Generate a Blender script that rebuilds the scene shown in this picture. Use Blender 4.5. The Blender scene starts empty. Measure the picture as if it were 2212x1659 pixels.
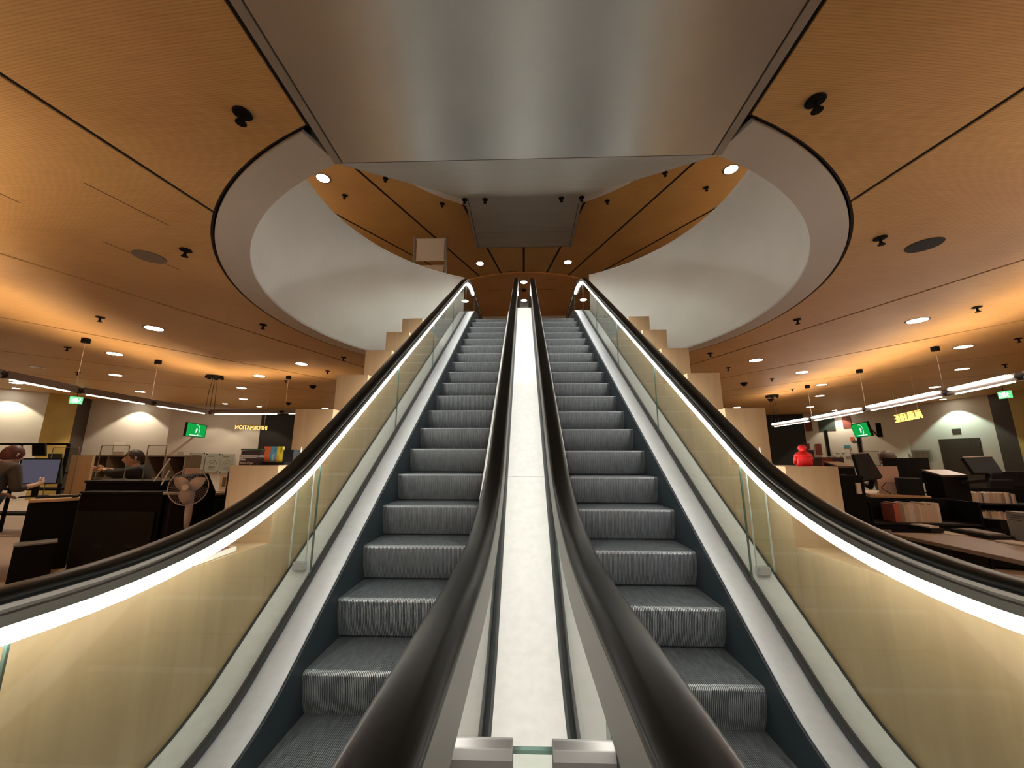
import bpy, bmesh, math, random
from mathutils import Vector, Matrix
random.seed(4)
PI = math.pi
SC = bpy.context.scene
COL = SC.collection
# ------------------------------------------------------------------ camera
FOC = 829.3
CAM = Vector((-0.0143, 0.0, 1.35))
cF = Vector((-0.031082, 0.980964, 0.191686)); cR = Vector((0.999507, 0.031349, 0.001639)); cU = Vector((0.004402, -0.191643, 0.981455))
cam_d = bpy.data.cameras.new('camera'); cam = bpy.data.objects.new('camera', cam_d); COL.objects.link(cam)
cam_d.sensor_width = 36.0; cam_d.lens = FOC / 2212 * 36.0; cam_d.clip_start = 0.02; cam_d.clip_end = 200
cam.matrix_world = Matrix(((cR.x, cU.x, -cF.x, CAM.x), (cR.y, cU.y, -cF.y, CAM.y), (cR.z, cU.z, -cF.z, CAM.z), (0, 0, 0, 1)))
SC.camera = cam
# ------------------------------------------------------------------ world, exposure
w = bpy.data.worlds.new('world'); SC.world = w; w.use_nodes = True
w.node_tree.nodes['Background'].inputs[0].default_value = (0.9, 0.72, 0.52, 1)
w.node_tree.nodes['Background'].inputs[1].default_value = 0.03
SC.view_settings.view_transform = 'Standard'; SC.view_settings.look = 'None'
SC.view_settings.exposure = 0.5; SC.view_settings.gamma = 1.0; SC.view_settings.use_curve_mapping = False
SC.cycles.use_denoising = True
SC.cycles.max_bounces = 8; SC.cycles.transparent_max_bounces = 24
SC.cycles.caustics_reflective = False; SC.cycles.caustics_refractive = False
SC.cycles.sample_clamp_indirect = 4.0
# large area lights of the hall behind the photographer (ceiling luminaires out of frame)
def area(name, loc, size, power, col, sy=None, rot=(0, 0, 0), parent=None):
    l = bpy.data.lights.new(name, 'AREA'); l.energy = power; l.color = col
    l.shape = 'RECTANGLE'; l.size = size; l.size_y = sy or size
    o = bpy.data.objects.new(name, l); o.location = loc; o.rotation_euler = rot; COL.objects.link(o)
    if parent: o.parent = parent
    return o
area('hall_light_behind', (0, -3.5, 3.4), 3.0, 55, (1.0, 0.86, 0.70), sy=2.0)
for s_ in (-1, 1):      # added fill lights, out of frame, brightening the upper and lower wooden ceilings
    area('upper_ceiling_fill', (s_ * 9, 5, 7.2), .15, 900, (1.0, .80, .58), sy=14, rot=(math.pi, 0, 0))
    area('hall_ceiling_fill', (s_ * 4.6, -1.2, 2.4), .15, 120 if s_ < 0 else 75, (1.0, .74, .48), sy=6, rot=(math.pi, 0, 0))
# ------------------------------------------------------------------ pixel <-> place
def ray(x, y):
    return cF + cR * ((x - 1106) / FOC) + cU * ((829.5 - y) / FOC)
def onz(x, y, z): r = ray(x, y); return CAM + r * ((z - CAM.z) / r.z)
def ony(x, y, Y): r = ray(x, y); return CAM + r * ((Y - CAM.y) / r.y)
def onx(x, y, X): r = ray(x, y); return CAM + r * ((X - CAM.x) / r.x)
# ------------------------------------------------------------------ materials
M = {}
def mat(name, col, rough=0.6, metal=0.0, emit=None, es=0.0, spec=None, noise=0.0, nscale=8.0, bump=0.0, bscale=60.0, stretch=None, alpha=None, coat=0.0):
    m = bpy.data.materials.new(name); m.use_nodes = True; nt = m.node_tree; b = nt.nodes['Principled BSDF']
    b.inputs['Base Color'].default_value = (*col, 1); b.inputs['Roughness'].default_value = rough; b.inputs['Metallic'].default_value = metal
    if spec is not None: b.inputs['Specular IOR Level'].default_value = spec
    if coat: b.inputs['Coat Weight'].default_value = coat
    if emit: b.inputs['Emission Color'].default_value = (*emit, 1); b.inputs['Emission Strength'].default_value = es
    if noise or bump:
        tc = nt.nodes.new('ShaderNodeTexCoord'); mp = nt.nodes.new('ShaderNodeMapping'); nt.links.new(tc.outputs['Object'], mp.inputs[0])
        if stretch: mp.inputs['Scale'].default_value = stretch
    if noise:
        n = nt.nodes.new('ShaderNodeTexNoise'); n.inputs['Scale'].default_value = nscale; n.inputs['Detail'].default_value = 6; nt.links.new(mp.outputs[0], n.inputs['Vector'])
        r = nt.nodes.new('ShaderNodeMapRange'); r.inputs['From Min'].default_value = .3; r.inputs['From Max'].default_value = .7; r.inputs['To Min'].default_value = 1 - noise; r.inputs['To Max'].default_value = 1 + noise
        nt.links.new(n.outputs[0], r.inputs[0])
        x = nt.nodes.new('ShaderNodeVectorMath'); x.operation = 'SCALE'; x.inputs[0].default_value = col; nt.links.new(r.outputs[0], x.inputs['Scale'])
        nt.links.new(x.outputs[0], b.inputs['Base Color'])
    if bump:
        n2 = nt.nodes.new('ShaderNodeTexNoise'); n2.inputs['Scale'].default_value = bscale; nt.links.new(mp.outputs[0], n2.inputs['Vector'])
        bp = nt.nodes.new('ShaderNodeBump'); bp.inputs['Strength'].default_value = bump; bp.inputs['Distance'].default_value = .002; nt.links.new(n2.outputs[0], bp.inputs['Height']); nt.links.new(bp.outputs[0], b.inputs['Normal'])
    M[name] = m; return m
def wood_ceiling(name, c1, c2, cx, cy, grooves=True):
    m = bpy.data.materials.new(name); m.use_nodes = True; nt = m.node_tree; b = nt.nodes['Principled BSDF']; b.inputs['Roughness'].default_value = .5
    tc = nt.nodes.new('ShaderNodeTexCoord'); mp = nt.nodes.new('ShaderNodeMapping'); mp.inputs['Location'].default_value = (-cx, -cy, 0); nt.links.new(tc.outputs['Object'], mp.inputs[0])
    n = nt.nodes.new('ShaderNodeTexNoise'); n.inputs['Scale'].default_value = .9; n.inputs['Detail'].default_value = 5; nt.links.new(mp.outputs[0], n.inputs['Vector'])
    mp2 = nt.nodes.new('ShaderNodeMapping'); mp2.inputs['Scale'].default_value = (2, 26, 1); nt.links.new(tc.outputs['Object'], mp2.inputs[0])
    n2 = nt.nodes.new('ShaderNodeTexNoise'); n2.inputs['Scale'].default_value = 2.2; n2.inputs['Detail'].default_value = 8; nt.links.new(mp2.outputs[0], n2.inputs['Vector'])
    mx = nt.nodes.new('ShaderNodeMix'); mx.data_type = 'FLOAT'; mx.inputs[0].default_value = .45; nt.links.new(n.outputs[0], mx.inputs[2]); nt.links.new(n2.outputs[0], mx.inputs[3])
    cr = nt.nodes.new('ShaderNodeValToRGB'); cr.color_ramp.elements[0].position = .3; cr.color_ramp.elements[1].position = .72
    cr.color_ramp.elements[0].color = (*c1, 1); cr.color_ramp.elements[1].color = (*c2, 1); nt.links.new(mx.outputs[0], cr.inputs[0])
    out = cr.outputs[0]
    if grooves:
        wv = nt.nodes.new('ShaderNodeTexWave'); wv.wave_type = 'RINGS'; wv.rings_direction = 'Z'; wv.inputs['Scale'].default_value = 20.0; nt.links.new(mp.outputs[0], wv.inputs['Vector'])
        rr = nt.nodes.new('ShaderNodeMapRange'); rr.inputs['From Min'].default_value = .0; rr.inputs['From Max'].default_value = .35; rr.inputs['To Min'].default_value = .80; nt.links.new(wv.outputs['Fac'], rr.inputs[0])
        v = nt.nodes.new('ShaderNodeVectorMath'); v.operation = 'SCALE'; nt.links.new(out, v.inputs[0]); nt.links.new(rr.outputs[0], v.inputs['Scale']); out = v.outputs[0]
    nt.links.new(out, b.inputs['Base Color']); M[name] = m; return m
def wood_birch(name, c1, c2):
    m = bpy.data.materials.new(name); m.use_nodes = True; nt = m.node_tree; b = nt.nodes['Principled BSDF']; b.inputs['Roughness'].default_value = .42
    tc = nt.nodes.new('ShaderNodeTexCoord'); mp = nt.nodes.new('ShaderNodeMapping'); mp.inputs['Scale'].default_value = (9, 9, .8); nt.links.new(tc.outputs['Object'], mp.inputs[0])
    n = nt.nodes.new('ShaderNodeTexNoise'); n.inputs['Scale'].default_value = 1.6; n.inputs['Detail'].default_value = 8; n.inputs['Distortion'].default_value = .6; nt.links.new(mp.outputs[0], n.inputs['Vector'])
    mp3 = nt.nodes.new('ShaderNodeMapping'); mp3.inputs['Scale'].default_value = (1.2, 1.2, .5); nt.links.new(tc.outputs['Object'], mp3.inputs[0])
    n3 = nt.nodes.new('ShaderNodeTexNoise'); n3.inputs['Scale'].default_value = 1.5; n3.inputs['Detail'].default_value = 3; nt.links.new(mp3.outputs[0], n3.inputs['Vector'])
    mx = nt.nodes.new('ShaderNodeMix'); mx.data_type = 'FLOAT'; mx.inputs[0].default_value = .5; nt.links.new(n.outputs[0], mx.inputs[2]); nt.links.new(n3.outputs[0], mx.inputs[3])
    cr = nt.nodes.new('ShaderNodeValToRGB'); cr.color_ramp.elements[0].position = .32; cr.color_ramp.elements[1].position = .7
    cr.color_ramp.elements[0].color = (*c1, 1); cr.color_ramp.elements[1].color = (*c2, 1); nt.links.new(mx.outputs[0], cr.inputs[0]); nt.links.new(cr.outputs[0], b.inputs['Base Color'])
    M[name] = m; return m
def glass_mat(name, tint, gloss=1.0):
    """thin clear sheet: tinted see-through with a mirror share that grows towards grazing angles"""
    m = bpy.data.materials.new(name); m.use_nodes = True; nt = m.node_tree; nt.nodes.remove(nt.nodes['Principled BSDF'])
    t = nt.nodes.new('ShaderNodeBsdfTransparent'); t.inputs[0].default_value = (*tint, 1)
    g = nt.nodes.new('ShaderNodeBsdfGlossy'); g.inputs['Roughness'].default_value = .02
    ge = nt.nodes.new('ShaderNodeNewGeometry'); dt = nt.nodes.new('ShaderNodeVectorMath'); dt.operation = 'DOT_PRODUCT'; nt.links.new(ge.outputs['Normal'], dt.inputs[0]); nt.links.new(ge.outputs['Incoming'], dt.inputs[1])
    def mth(op, a, b=None):
        n = nt.nodes.new('ShaderNodeMath'); n.operation = op
        for i, v in enumerate((a, b)):
            if v is None: continue
            if isinstance(v, (int, float)): n.inputs[i].default_value = v
            else: nt.links.new(v, n.inputs[i])
        return n.outputs[0]
    k = mth('POWER', mth('SUBTRACT', 1.0, mth('ABSOLUTE', dt.outputs['Value'])), 5.0)
    fac = mth('MULTIPLY', mth('ADD', mth('MULTIPLY', k, .96), .04), gloss)
    mx = nt.nodes.new('ShaderNodeMixShader'); nt.links.new(fac, mx.inputs[0]); nt.links.new(t.outputs[0], mx.inputs[1]); nt.links.new(g.outputs[0], mx.inputs[2])
    nt.links.new(mx.outputs[0], nt.nodes['Material Output'].inputs[0]); M[name] = m; return m
def emis(name, col, s):
    m = bpy.data.materials.new(name); m.use_nodes = True; nt = m.node_tree; nt.nodes.remove(nt.nodes['Principled BSDF'])
    e = nt.nodes.new('ShaderNodeEmission'); e.inputs[0].default_value = (*col, 1); e.inputs[1].default_value = s
    nt.links.new(e.outputs[0], nt.nodes['Material Output'].inputs[0]); M[name] = m; return m
wood_ceiling('ceiling_wood', (.53, .30, .11), (.72, .45, .19), 0, 20.6)
wood_ceiling('ceiling_wood_upper', (.47, .25, .075), (.62, .355, .12), 0, 17.9)
wood_ceiling('ceiling_wood_red', (.55, .25, .075), (.68, .35, .11), 0, 17.9, grooves=False)
wood_birch('birch', (.385, .255, .14), (.51, .36, .205))
wood_birch('birch_light', (.60, .43, .24), (.72, .55, .33))
mat('white_paint', (.70, .68, .63), .45, noise=.03, nscale=1.5)
mat('white_band', (.56, .525, .48), .5, noise=.02, nscale=1.5)
mat('wall_white', (.62, .57, .49), .7, noise=.03, nscale=1.2)
mat('gap_black', (.012, .010, .009), .7)
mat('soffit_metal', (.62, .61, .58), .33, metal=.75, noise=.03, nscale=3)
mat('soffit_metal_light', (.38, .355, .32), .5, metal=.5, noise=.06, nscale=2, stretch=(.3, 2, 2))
mat('alu', (.53, .55, .57), .42, metal=.6, noise=.04, nscale=30)
mat('deck_white', (.63, .635, .62), .5, metal=.15, noise=.05, nscale=22)
mat('guide_steel', (.27, .25, .225), .38, metal=.9)
mat('guide_light', (.62, .60, .55), .45, metal=.3)
mat('gasket', (.025, .03, .032), .5)
mat('skirt', (.022, .030, .036), .45, spec=.4)
mat('rubber', (.008, .009, .008), .30, spec=.2)
mat('step_tread', (.17, .185, .20), .5, metal=.3, noise=.22, nscale=14, stretch=(3, 1, 1))
mat('clamp_metal', (.17, .16, .15), .5, metal=.7)
mat('step_metal', (.30, .325, .35), .42, metal=.3, noise=.22, nscale=14, stretch=(3, 1, 1))
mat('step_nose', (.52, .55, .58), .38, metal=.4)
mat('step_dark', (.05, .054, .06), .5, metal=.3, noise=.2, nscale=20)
glass_mat('glass', (.93, .955, .93), 1.0)
glass_mat('glass_green', (.94, .965, .94), .8)
glass_mat('acrylic', (.95, .96, .95), 1.0)
mat('glass_edge', (.10, .17, .14), .15)
emis('led', (1.0, .985, .93), 12.0)
emis('lamp_white', (1.0, .90, .74), 30.0)
emis('lamp_dim', (1.0, .84, .62), 6.0)
emis('tube_white', (1.0, .93, .90), 14.0)
emis('tube_warm', (1.0, .86, .62), 9.0)
emis('uplight', (1.0, .70, .42), 44.0)
emis('screen_green', (.005, .25, .042), 1.05)
emis('screen_white', (.75, .95, .85), 1.2)
emis('sign_yellow', (1.0, .55, .11), 2.0)
emis('exit_green', (.12, .55, .22), 1.2)
emis('exit_white', (.8, .95, .6), 1.4)
emis('screen_blue', (.11, .10, .135), .5)
emis('led_blue', (.25, .3, 1.0), 6.0)
mat('lamp_rim', (.10, .06, .04), .4)
mat('black_plastic', (.010, .010, .011), .6, spec=.2)
mat('black_matt', (.0065, .006, .006), .7, spec=.12)
mat('dark_panel', (.013, .013, .014), .6, spec=.2, noise=.1, nscale=5)
mat('bronze', (.20, .15, .12), .35, metal=.6)
mat('chrome', (.7, .7, .7), .2, metal=1.0)
mat('grey_plastic', (.55, .48, .46), .5)
mat('yellow_wall', (.42, .29, .07), .55, noise=.08, nscale=2)
mat('cubby_brown', (.20, .14, .09), .6, noise=.1)
mat('cubby_dark', (.05, .035, .028), .7)
mat('paper', (.72, .66, .58), .7)
mat('paper_pink', (.80, .56, .47), .7)
mat('ink', (.05, .05, .06), .7)
mat('poster_glass', (.36, .37, .32), .2, noise=.05)
mat('poster_red', (.20, .045, .03), .6); mat('poster_dark', (.05, .03, .03), .6); mat('poster_teal', (.05, .07, .06), .5)
mat('carpet', (.10, .075, .06), .9, noise=.2, nscale=10); mat('floor_tile', (.34, .25, .19), .5, noise=.06)
mat('door_brown', (.055, .038, .028), .5, noise=.15, nscale=4, stretch=(6, 6, 1))
mat('skin', (.62, .34, .22), .5); mat('skin_pale', (.66, .42, .31), .5)
mat('hair_dark', (.035, .018, .012), .6, noise=.3, nscale=60); mat('hair_red', (.10, .025, .018), .55, noise=.3, nscale=60); mat('hair_brown', (.06, .03, .02), .6, noise=.3, nscale=60)
mat('sweater_grey', (.075, .062, .055), .9, noise=.15, nscale=70, bump=.4); mat('sweater_black', (.02, .017, .015), .85, bump=.3); mat('jeans', (.11, .14, .18), .85, noise=.15, nscale=40); mat('shirt_green', (.10, .10, .06), .85)
mat('eye', (.02, .015, .012), .3); mat('lip', (.45, .15, .11), .5)
mat('figure_red', (.85, .022, .022), .45, emit=(.9, .02, .02), es=.0)
mat('orange', (.62, .13, .04), .5); mat('sky_blue', (.08, .30, .42), .5); mat('yellow', (.62, .52, .03), .5); mat('box_green', (.03, .075, .04), .5); mat('box_purple', (.03, .018, .022), .5); mat('box_grey', (.25, .23, .2), .6)
mat('desk_oak', (.62, .42, .24), .4, noise=.08, nscale=5, stretch=(1, 8, 1)); mat('desk_edge', (.26, .19, .13), .45)
for i, c in enumerate([(.55, .45, .34), (.42, .30, .22), (.62, .56, .48), (.30, .22, .17), (.50, .38, .30), (.10, .12, .15), (.45, .12, .08)]): mat('book%d' % i, c, .6)
# ------------------------------------------------------------------ mesh helpers
def finish(name, bm, m, parent=None, smooth=False, bevel=0.0):
    me = bpy.data.meshes.new(name); bmesh.ops.recalc_face_normals(bm, faces=bm.faces[:]); bm.to_mesh(me); bm.free()
    o = bpy.data.objects.new(name, me); COL.objects.link(o)
    for x in (m if isinstance(m, (list, tuple)) else [m]): me.materials.append(M[x] if isinstance(x, str) else x)
    if smooth:
        for p in me.polygons: p.use_smooth = True
    if bevel:
        b = o.modifiers.new('bevel', 'BEVEL'); b.width = bevel; b.segments = 2; b.limit_method = 'ANGLE'
    if parent: o.parent = parent
    return o
def tag(o, label, cat, group=None, kind=None):
    if label: o['label'] = label
    if cat: o['category'] = cat
    if group: o['group'] = group
    if kind: o['kind'] = kind
    return o
def thing(name, label, cat, loc=(0, 0, 0), rz=0, group=None):
    o = bpy.data.objects.new(name, None); o.empty_display_size = .1; COL.objects.link(o); o.location = loc; o.rotation_euler = (0, 0, rz)
    return tag(o, label, cat, group)
def struct(o): o['kind'] = 'structure'; return o
def box(bm, a, b, mi=0):
    x0, y0, z0 = a; x1, y1, z1 = b
    v = [bm.verts.new(p) for p in ((x0, y0, z0), (x1, y0, z0), (x1, y1, z0), (x0, y1, z0), (x0, y0, z1), (x1, y0, z1), (x1, y1, z1), (x0, y1, z1))]
    for f in ((0, 3, 2, 1), (4, 5, 6, 7), (0, 1, 5, 4), (1, 2, 6, 5), (2, 3, 7, 6), (3, 0, 4, 7)):
        bm.faces.new([v[i] for i in f]).material_index = mi
    return v
def obox(bm, c, size, rz=0, rx=0, ry=0, mi=0):
    """box centred at c, rotated"""
    R = Matrix.Rotation(rz, 3, 'Z') @ Matrix.Rotation(rx, 3, 'X') @ Matrix.Rotation(ry, 3, 'Y')
    h = Vector(size) / 2; vs = box(bm, -h, h, mi)
    for v in vs: v.co = R @ v.co + Vector(c)
    return vs
def prism(bm, pts, z0, z1, mi=0):
    lo = [bm.verts.new((p[0], p[1], z0)) for p in pts]; hi = [bm.verts.new((p[0], p[1], z1)) for p in pts]
    n = len(pts); fs = [bm.faces.new(lo[::-1]), bm.faces.new(hi)]
    for i in range(n): fs.append(bm.faces.new((lo[i], lo[(i + 1) % n], hi[(i + 1) % n], hi[i])))
    for f in fs: f.material_index = mi
    return fs
def hexa(bm, q0, q1, mi=0):
    """solid between two matching polygons of 3D points"""
    a = [bm.verts.new(p) for p in q0]; b = [bm.verts.new(p) for p in q1]; n = len(a)
    fs = [bm.faces.new(a[::-1]), bm.faces.new(b)]
    for i in range(n): fs.append(bm.faces.new((a[i], a[(i + 1) % n], b[(i + 1) % n], b[i])))
    for f in fs: f.material_index = mi
def cyl(bm, p0, p1, r0, r1=None, n=16, mi=0, caps=True):
    p0 = Vector(p0); p1 = Vector(p1); r1 = r0 if r1 is None else r1
    d = (p1 - p0).normalized(); a = d.orthogonal().normalized(); b = d.cross(a)
    A = [bm.verts.new(p0 + (a * math.cos(t) + b * math.sin(t)) * r0) for t in [2 * PI * i / n for i in range(n)]]
    B = [bm.verts.new(p1 + (a * math.cos(t) + b * math.sin(t)) * r1) for t in [2 * PI * i / n for i in range(n)]]
    fs = [bm.faces.new((A[i], A[(i + 1) % n], B[(i + 1) % n], B[i])) for i in range(n)]
    if caps: fs += [bm.faces.new(A[::-1]), bm.faces.new(B)]
    for f in fs: f.material_index = mi
def tube(bm, pts, r, n=10, mi=0):
    rings = []; pts = [Vector(p) for p in pts]; up = None
    for i, p in enumerate(pts):
        d = (pts[min(i + 1, len(pts) - 1)] - pts[max(i - 1, 0)]).normalized()
        a = d.orthogonal().normalized() if up is None else (up - d * up.dot(d)).normalized()
        up = a; b = d.cross(a); rr = r[i] if isinstance(r, (list, tuple)) else r
        rings.append([bm.verts.new(p + (a * math.cos(2 * PI * k / n) + b * math.sin(2 * PI * k / n)) * rr) for k in range(n)])
    for A, B in zip(rings, rings[1:]):
        for k in range(n): bm.faces.new((A[k], A[(k + 1) % n], B[(k + 1) % n], B[k])).material_index = mi
    bm.faces.new(rings[0][::-1]).material_index = mi; bm.faces.new(rings[-1]).material_index = mi
def lathe(bm, prof, c=(0, 0, 0), n=24, mi=0):
    c = Vector(c); rings = []
    for r, z in prof: rings.append([bm.verts.new(c + Vector((max(r, 1e-4) * math.cos(2 * PI * k / n), max(r, 1e-4) * math.sin(2 * PI * k / n), z))) for k in range(n)])
    for A, B in zip(rings, rings[1:]):
        for k in range(n): bm.faces.new((A[k], A[(k + 1) % n], B[(k + 1) % n], B[k])).material_index = mi
    bm.faces.new(rings[0][::-1]).material_index = mi; bm.faces.new(rings[-1]).material_index = mi
def copy_tree(o, parent=None):
    c = o.copy(); COL.objects.link(c)
    if parent: c.parent = parent
    for ch in list(o.children): copy_tree(ch, c)
    return c
NB = bmesh.new
def text_mesh(name, s, size, m, parent=None, depth=.004, align='CENTER'):
    """lettering as a mesh in its own XZ plane, facing -Y"""
    cu = bpy.data.curves.new(name, 'FONT'); cu.body = s; cu.size = size; cu.extrude = depth; cu.align_x = align; cu.align_y = 'CENTER'
    o = bpy.data.objects.new(name, cu); COL.objects.link(o)
    dg = bpy.context.evaluated_depsgraph_get(); me = bpy.data.meshes.new_from_object(o.evaluated_get(dg)); bpy.data.objects.remove(o)
    me.transform(Matrix.Rotation(PI / 2, 4, 'X')); me.materials.clear(); me.materials.append(M[m])
    o = bpy.data.objects.new(name, me); COL.objects.link(o)
    if parent: o.parent = parent
    return o
# ================================================================== ESCALATORS
T = .69832; SLOPE = math.atan(T); CSL = math.cos(SLOPE)
LINE0 = -1.058 - 2.155 * T + 1.35          # nosing line: z = LINE0 + T*y  (above the hall floor)
def zline(off, y): return LINE0 + off + T * y
def track(off, rb, zb, rt, zt, y0, y1, n=14, step=.5):
    """flat - lower curve - incline - upper curve - flat, as (y, z) points"""
    cyb = (zb + rb - LINE0 - off - rb / CSL) / T; cyt = (zt - rt - LINE0 - off + rt / CSL) / T
    P = [(y0, zb)] if y0 < cyb - .01 else []
    for i in range(n + 1):
        a = SLOPE * i / n; P.append((cyb + rb * math.sin(a), zb + rb - rb * math.cos(a)))
    ys = P[-1][0]; ye = cyt - rt * math.sin(SLOPE); k = max(1, int((ye - ys) / step))
    for i in range(1, k): y = ys + (ye - ys) * i / k; P.append((y, zline(off, y)))
    for i in range(n + 1):
        a = SLOPE * (1 - i / n); P.append((cyt - rt * math.sin(a), zt - rt + rt * math.cos(a)))
    P.append((y1, zt)); return P
def zat(P, y):
    for a, b in zip(P, P[1:]):
        if a[0] <= y <= b[0]: return a[1] + (b[1] - a[1]) * (y - a[0]) / max(1e-9, b[0] - a[0])
    return P[0][1] if y < P[0][0] else P[-1][1]
def normals(P):
    N = []
    for i in range(len(P)):
        a = P[max(i - 1, 0)]; b = P[min(i + 1, len(P) - 1)]; d = Vector((b[0] - a[0], b[1] - a[1])).normalized(); N.append((-d.y, d.x))
    return N
def sweep(bm, prof, P, X, mi=0):
    """prof: closed polygon of (u across, v along the path's normal)"""
    N = normals(P); rings = []
    for (y, z), (ny, nz) in zip(P, N): rings.append([bm.verts.new((X + u, y + ny * v, z + nz * v)) for u, v in prof])
    n = len(prof)
    for A, B in zip(rings, rings[1:]):
        for k in range(n): bm.faces.new((A[k], A[(k + 1) % n], B[(k + 1) % n], B[k])).material_index = mi
    bm.faces.new(rings[0][::-1]).material_index = mi; bm.faces.new(rings[-1]).material_index = mi
FLOOR2 = 4.55
HAND = track(1.0, 2.2, 1.035, 2.8, 5.62, .30, 10.75)
def newel(P, r):
    a0 = P[0]; a1 = P[-1]
    lo = [(a0[0] - r * math.sin(t), a0[1] - r + r * math.cos(t)) for t in [PI * .93 * i / 12 for i in range(12, 0, -1)]]
    hi = [(a1[0] + r * math.sin(t), a1[1] - r + r * math.cos(t)) for t in [PI * .93 * i / 12 for i in range(1, 13)]]
    return lo + P + hi
HANDN = newel(HAND, .37)
DECK = track(.13, 1.0, .15, 2.0, 4.86, -.35, 11.2)
CDECK = track(.20, 1.4, .24, 2.0, 4.93, -.35, 9.6)
NOSE = track(0, .8, .012, 1.6, FLOOR2 + .012, -.4, 9.6)
def glass_panels(root, X, side):
    js = [-.28, 1.03, 2.46, 3.85, 5.27, 6.68, 8.1, 9.5, 11.0]
    for a, b in zip(js, js[1:]):
        bm = NB(); ys = [a + .003] + [a + (b - a) * i / 8 for i in range(1, 8)] + [b - .003]
        def top(y):
            z = zat(HAND, y); r = .34
            if y < HAND[0][0]: z = HAND[0][1] - .37 + math.sqrt(max(.0, .37 ** 2 - (HAND[0][0] - y) ** 2))
            if y > HAND[-1][0]: z = HAND[-1][1] - .37 + math.sqrt(max(.0, .37 ** 2 - (y - HAND[-1][0]) ** 2))
            return z - .075 / math.cos(math.atan(T) if 2.4 < y < 7.7 else .2)
        q = [(X - .006, y, zat(DECK, y) - .02) for y in ys] + [(X - .006, y, top(y)) for y in ys[::-1]]
        n = len(ys); cols = []
        for xx in (X - .005, X + .005):
            cols.append(([bm.verts.new((xx, y, zat(DECK, y) - .02)) for y in ys], [bm.verts.new((xx, y, top(y))) for y in ys]))
        for lo, hi in cols:
            for i in range(n - 1): bm.faces.new((lo[i], lo[i + 1], hi[i + 1], hi[i]))
        for i in (0, n - 1):
            f = bm.faces.new((cols[0][0][i], cols[1][0][i], cols[1][1][i], cols[0][1][i])); f.material_index = 1
        finish('glass_panel', bm, ['glass', 'glass_edge'], root)
def balustrade(root, X, s_in):
    """s_in: +1 when the steps lie at larger X"""
    glass_panels(root, X, s_in)
    bm = NB(); pr = [(-.046, -.014), (-.049, -.002), (-.046, .011), (-.036, .020), (-.014, .026), (.014, .026), (.036, .020), (.046, .011), (.049, -.002), (.046, -.014), (.034, -.02), (.028, -.012), (-.028, -.012), (-.034, -.02)]
    sweep(bm, [(u, v * .75 - .019) for u, v in pr], HANDN, X); finish('handrail', bm, 'rubber', root, smooth=True)
    bm = NB(); sweep(bm, [(u, v) for u, v in ((-.034, -.031), (.034, -.031), (.036, -.045), (-.036, -.045))], HANDN, X); finish('guide_strip', bm, 'guide_light', root)
    inner = abs(X) < .5; c = -1 if X > 0 else 1      # side of the median
    if inner: pr = [(c * .030, -.045), (c * .040, -.049), (c * .050, -.138), (c * .046, -.140), (-c * .030, -.140), (-c * .033, -.066), (-c * .020, -.045)]
    else: pr = [(-.020, -.045), (.020, -.045), (.020, -.058), (.034, -.060), (.032, -.088), (-.032, -.088), (-.034, -.060), (-.020, -.058)]
    bm = NB(); sweep(bm, pr, HANDN, X); finish('guide_rail', bm, 'guide_steel', root)
    i0 = 11; led = HANDN[i0:len(HANDN) - 13]
    bm = NB(); sweep(bm, [(-.024, -.1405), (.024, -.1405), (.018, -.160), (-.018, -.160)] if inner else [(-.029, -.0885), (.029, -.0885), (.020, -.136), (-.020, -.136)], led, X); finish('light_strip', bm, 'led', root)
    bm = NB(); sweep(bm, [(-.017, -.004), (.017, -.004), (.017, .018), (-.017, .018)], DECK, X); finish('glass_gasket', bm, 'gasket', root)
def make_step():
    W = .393; bm = NB(); nr = 86; xs = []
    # profile from the back of the tread over the nosing and down the curved riser
    prof = [(.396, 0.0), (.02, 0.0), (.004, -.003), (0, -.010)] + [(.4045 - math.sqrt(.4045 ** 2 - (.24 * t) ** 2), -.010 - .24 * t) for t in (.15, .3, .5, .7, .85, 1)]   # the riser recedes along the arc the next step swings on
    nrm = [(0, 1), (-.2, 1), (-.8, .8), (-1, .1)] + [(-1, 0)] * 6
    cols = []
    for i in range(nr + 1):
        x = -W + 2 * W * i / nr
        for dx, h in ((-.0028, .0), (-.0018, .0065), (.0018, .0065), (.0028, .0)):
            cols.append([bm.verts.new((min(W, max(-W, x + dx)), y + ny * h, z + nz * h - .0065)) for (y, z), (ny, nz) in zip(prof, nrm)])
    for k, (A, B) in enumerate(zip(cols, cols[1:])):
        for j in range(len(prof) - 1):
            f = bm.faces.new((A[j], A[j + 1], B[j + 1], B[j])); f.material_index = 1 if k % 4 == 3 or j == len(prof) - 2 else (2 if j in (1, 2) else 3 if j == 0 else 0)  # lowest riser strip coloured dark for the shade in the gap below
    hexa(bm, [(-W, .012, -.012), (-W, .39, -.012), (-W, .39, -.10), (-W, .085, -.25), (-W, .05, -.17)], [(W, .012, -.012), (W, .39, -.012), (W, .39, -.10), (W, .085, -.25), (W, .05, -.17)], 1)
    return finish('step', bm, ['step_metal', 'step_dark', 'step_nose', 'step_tread'])
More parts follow.
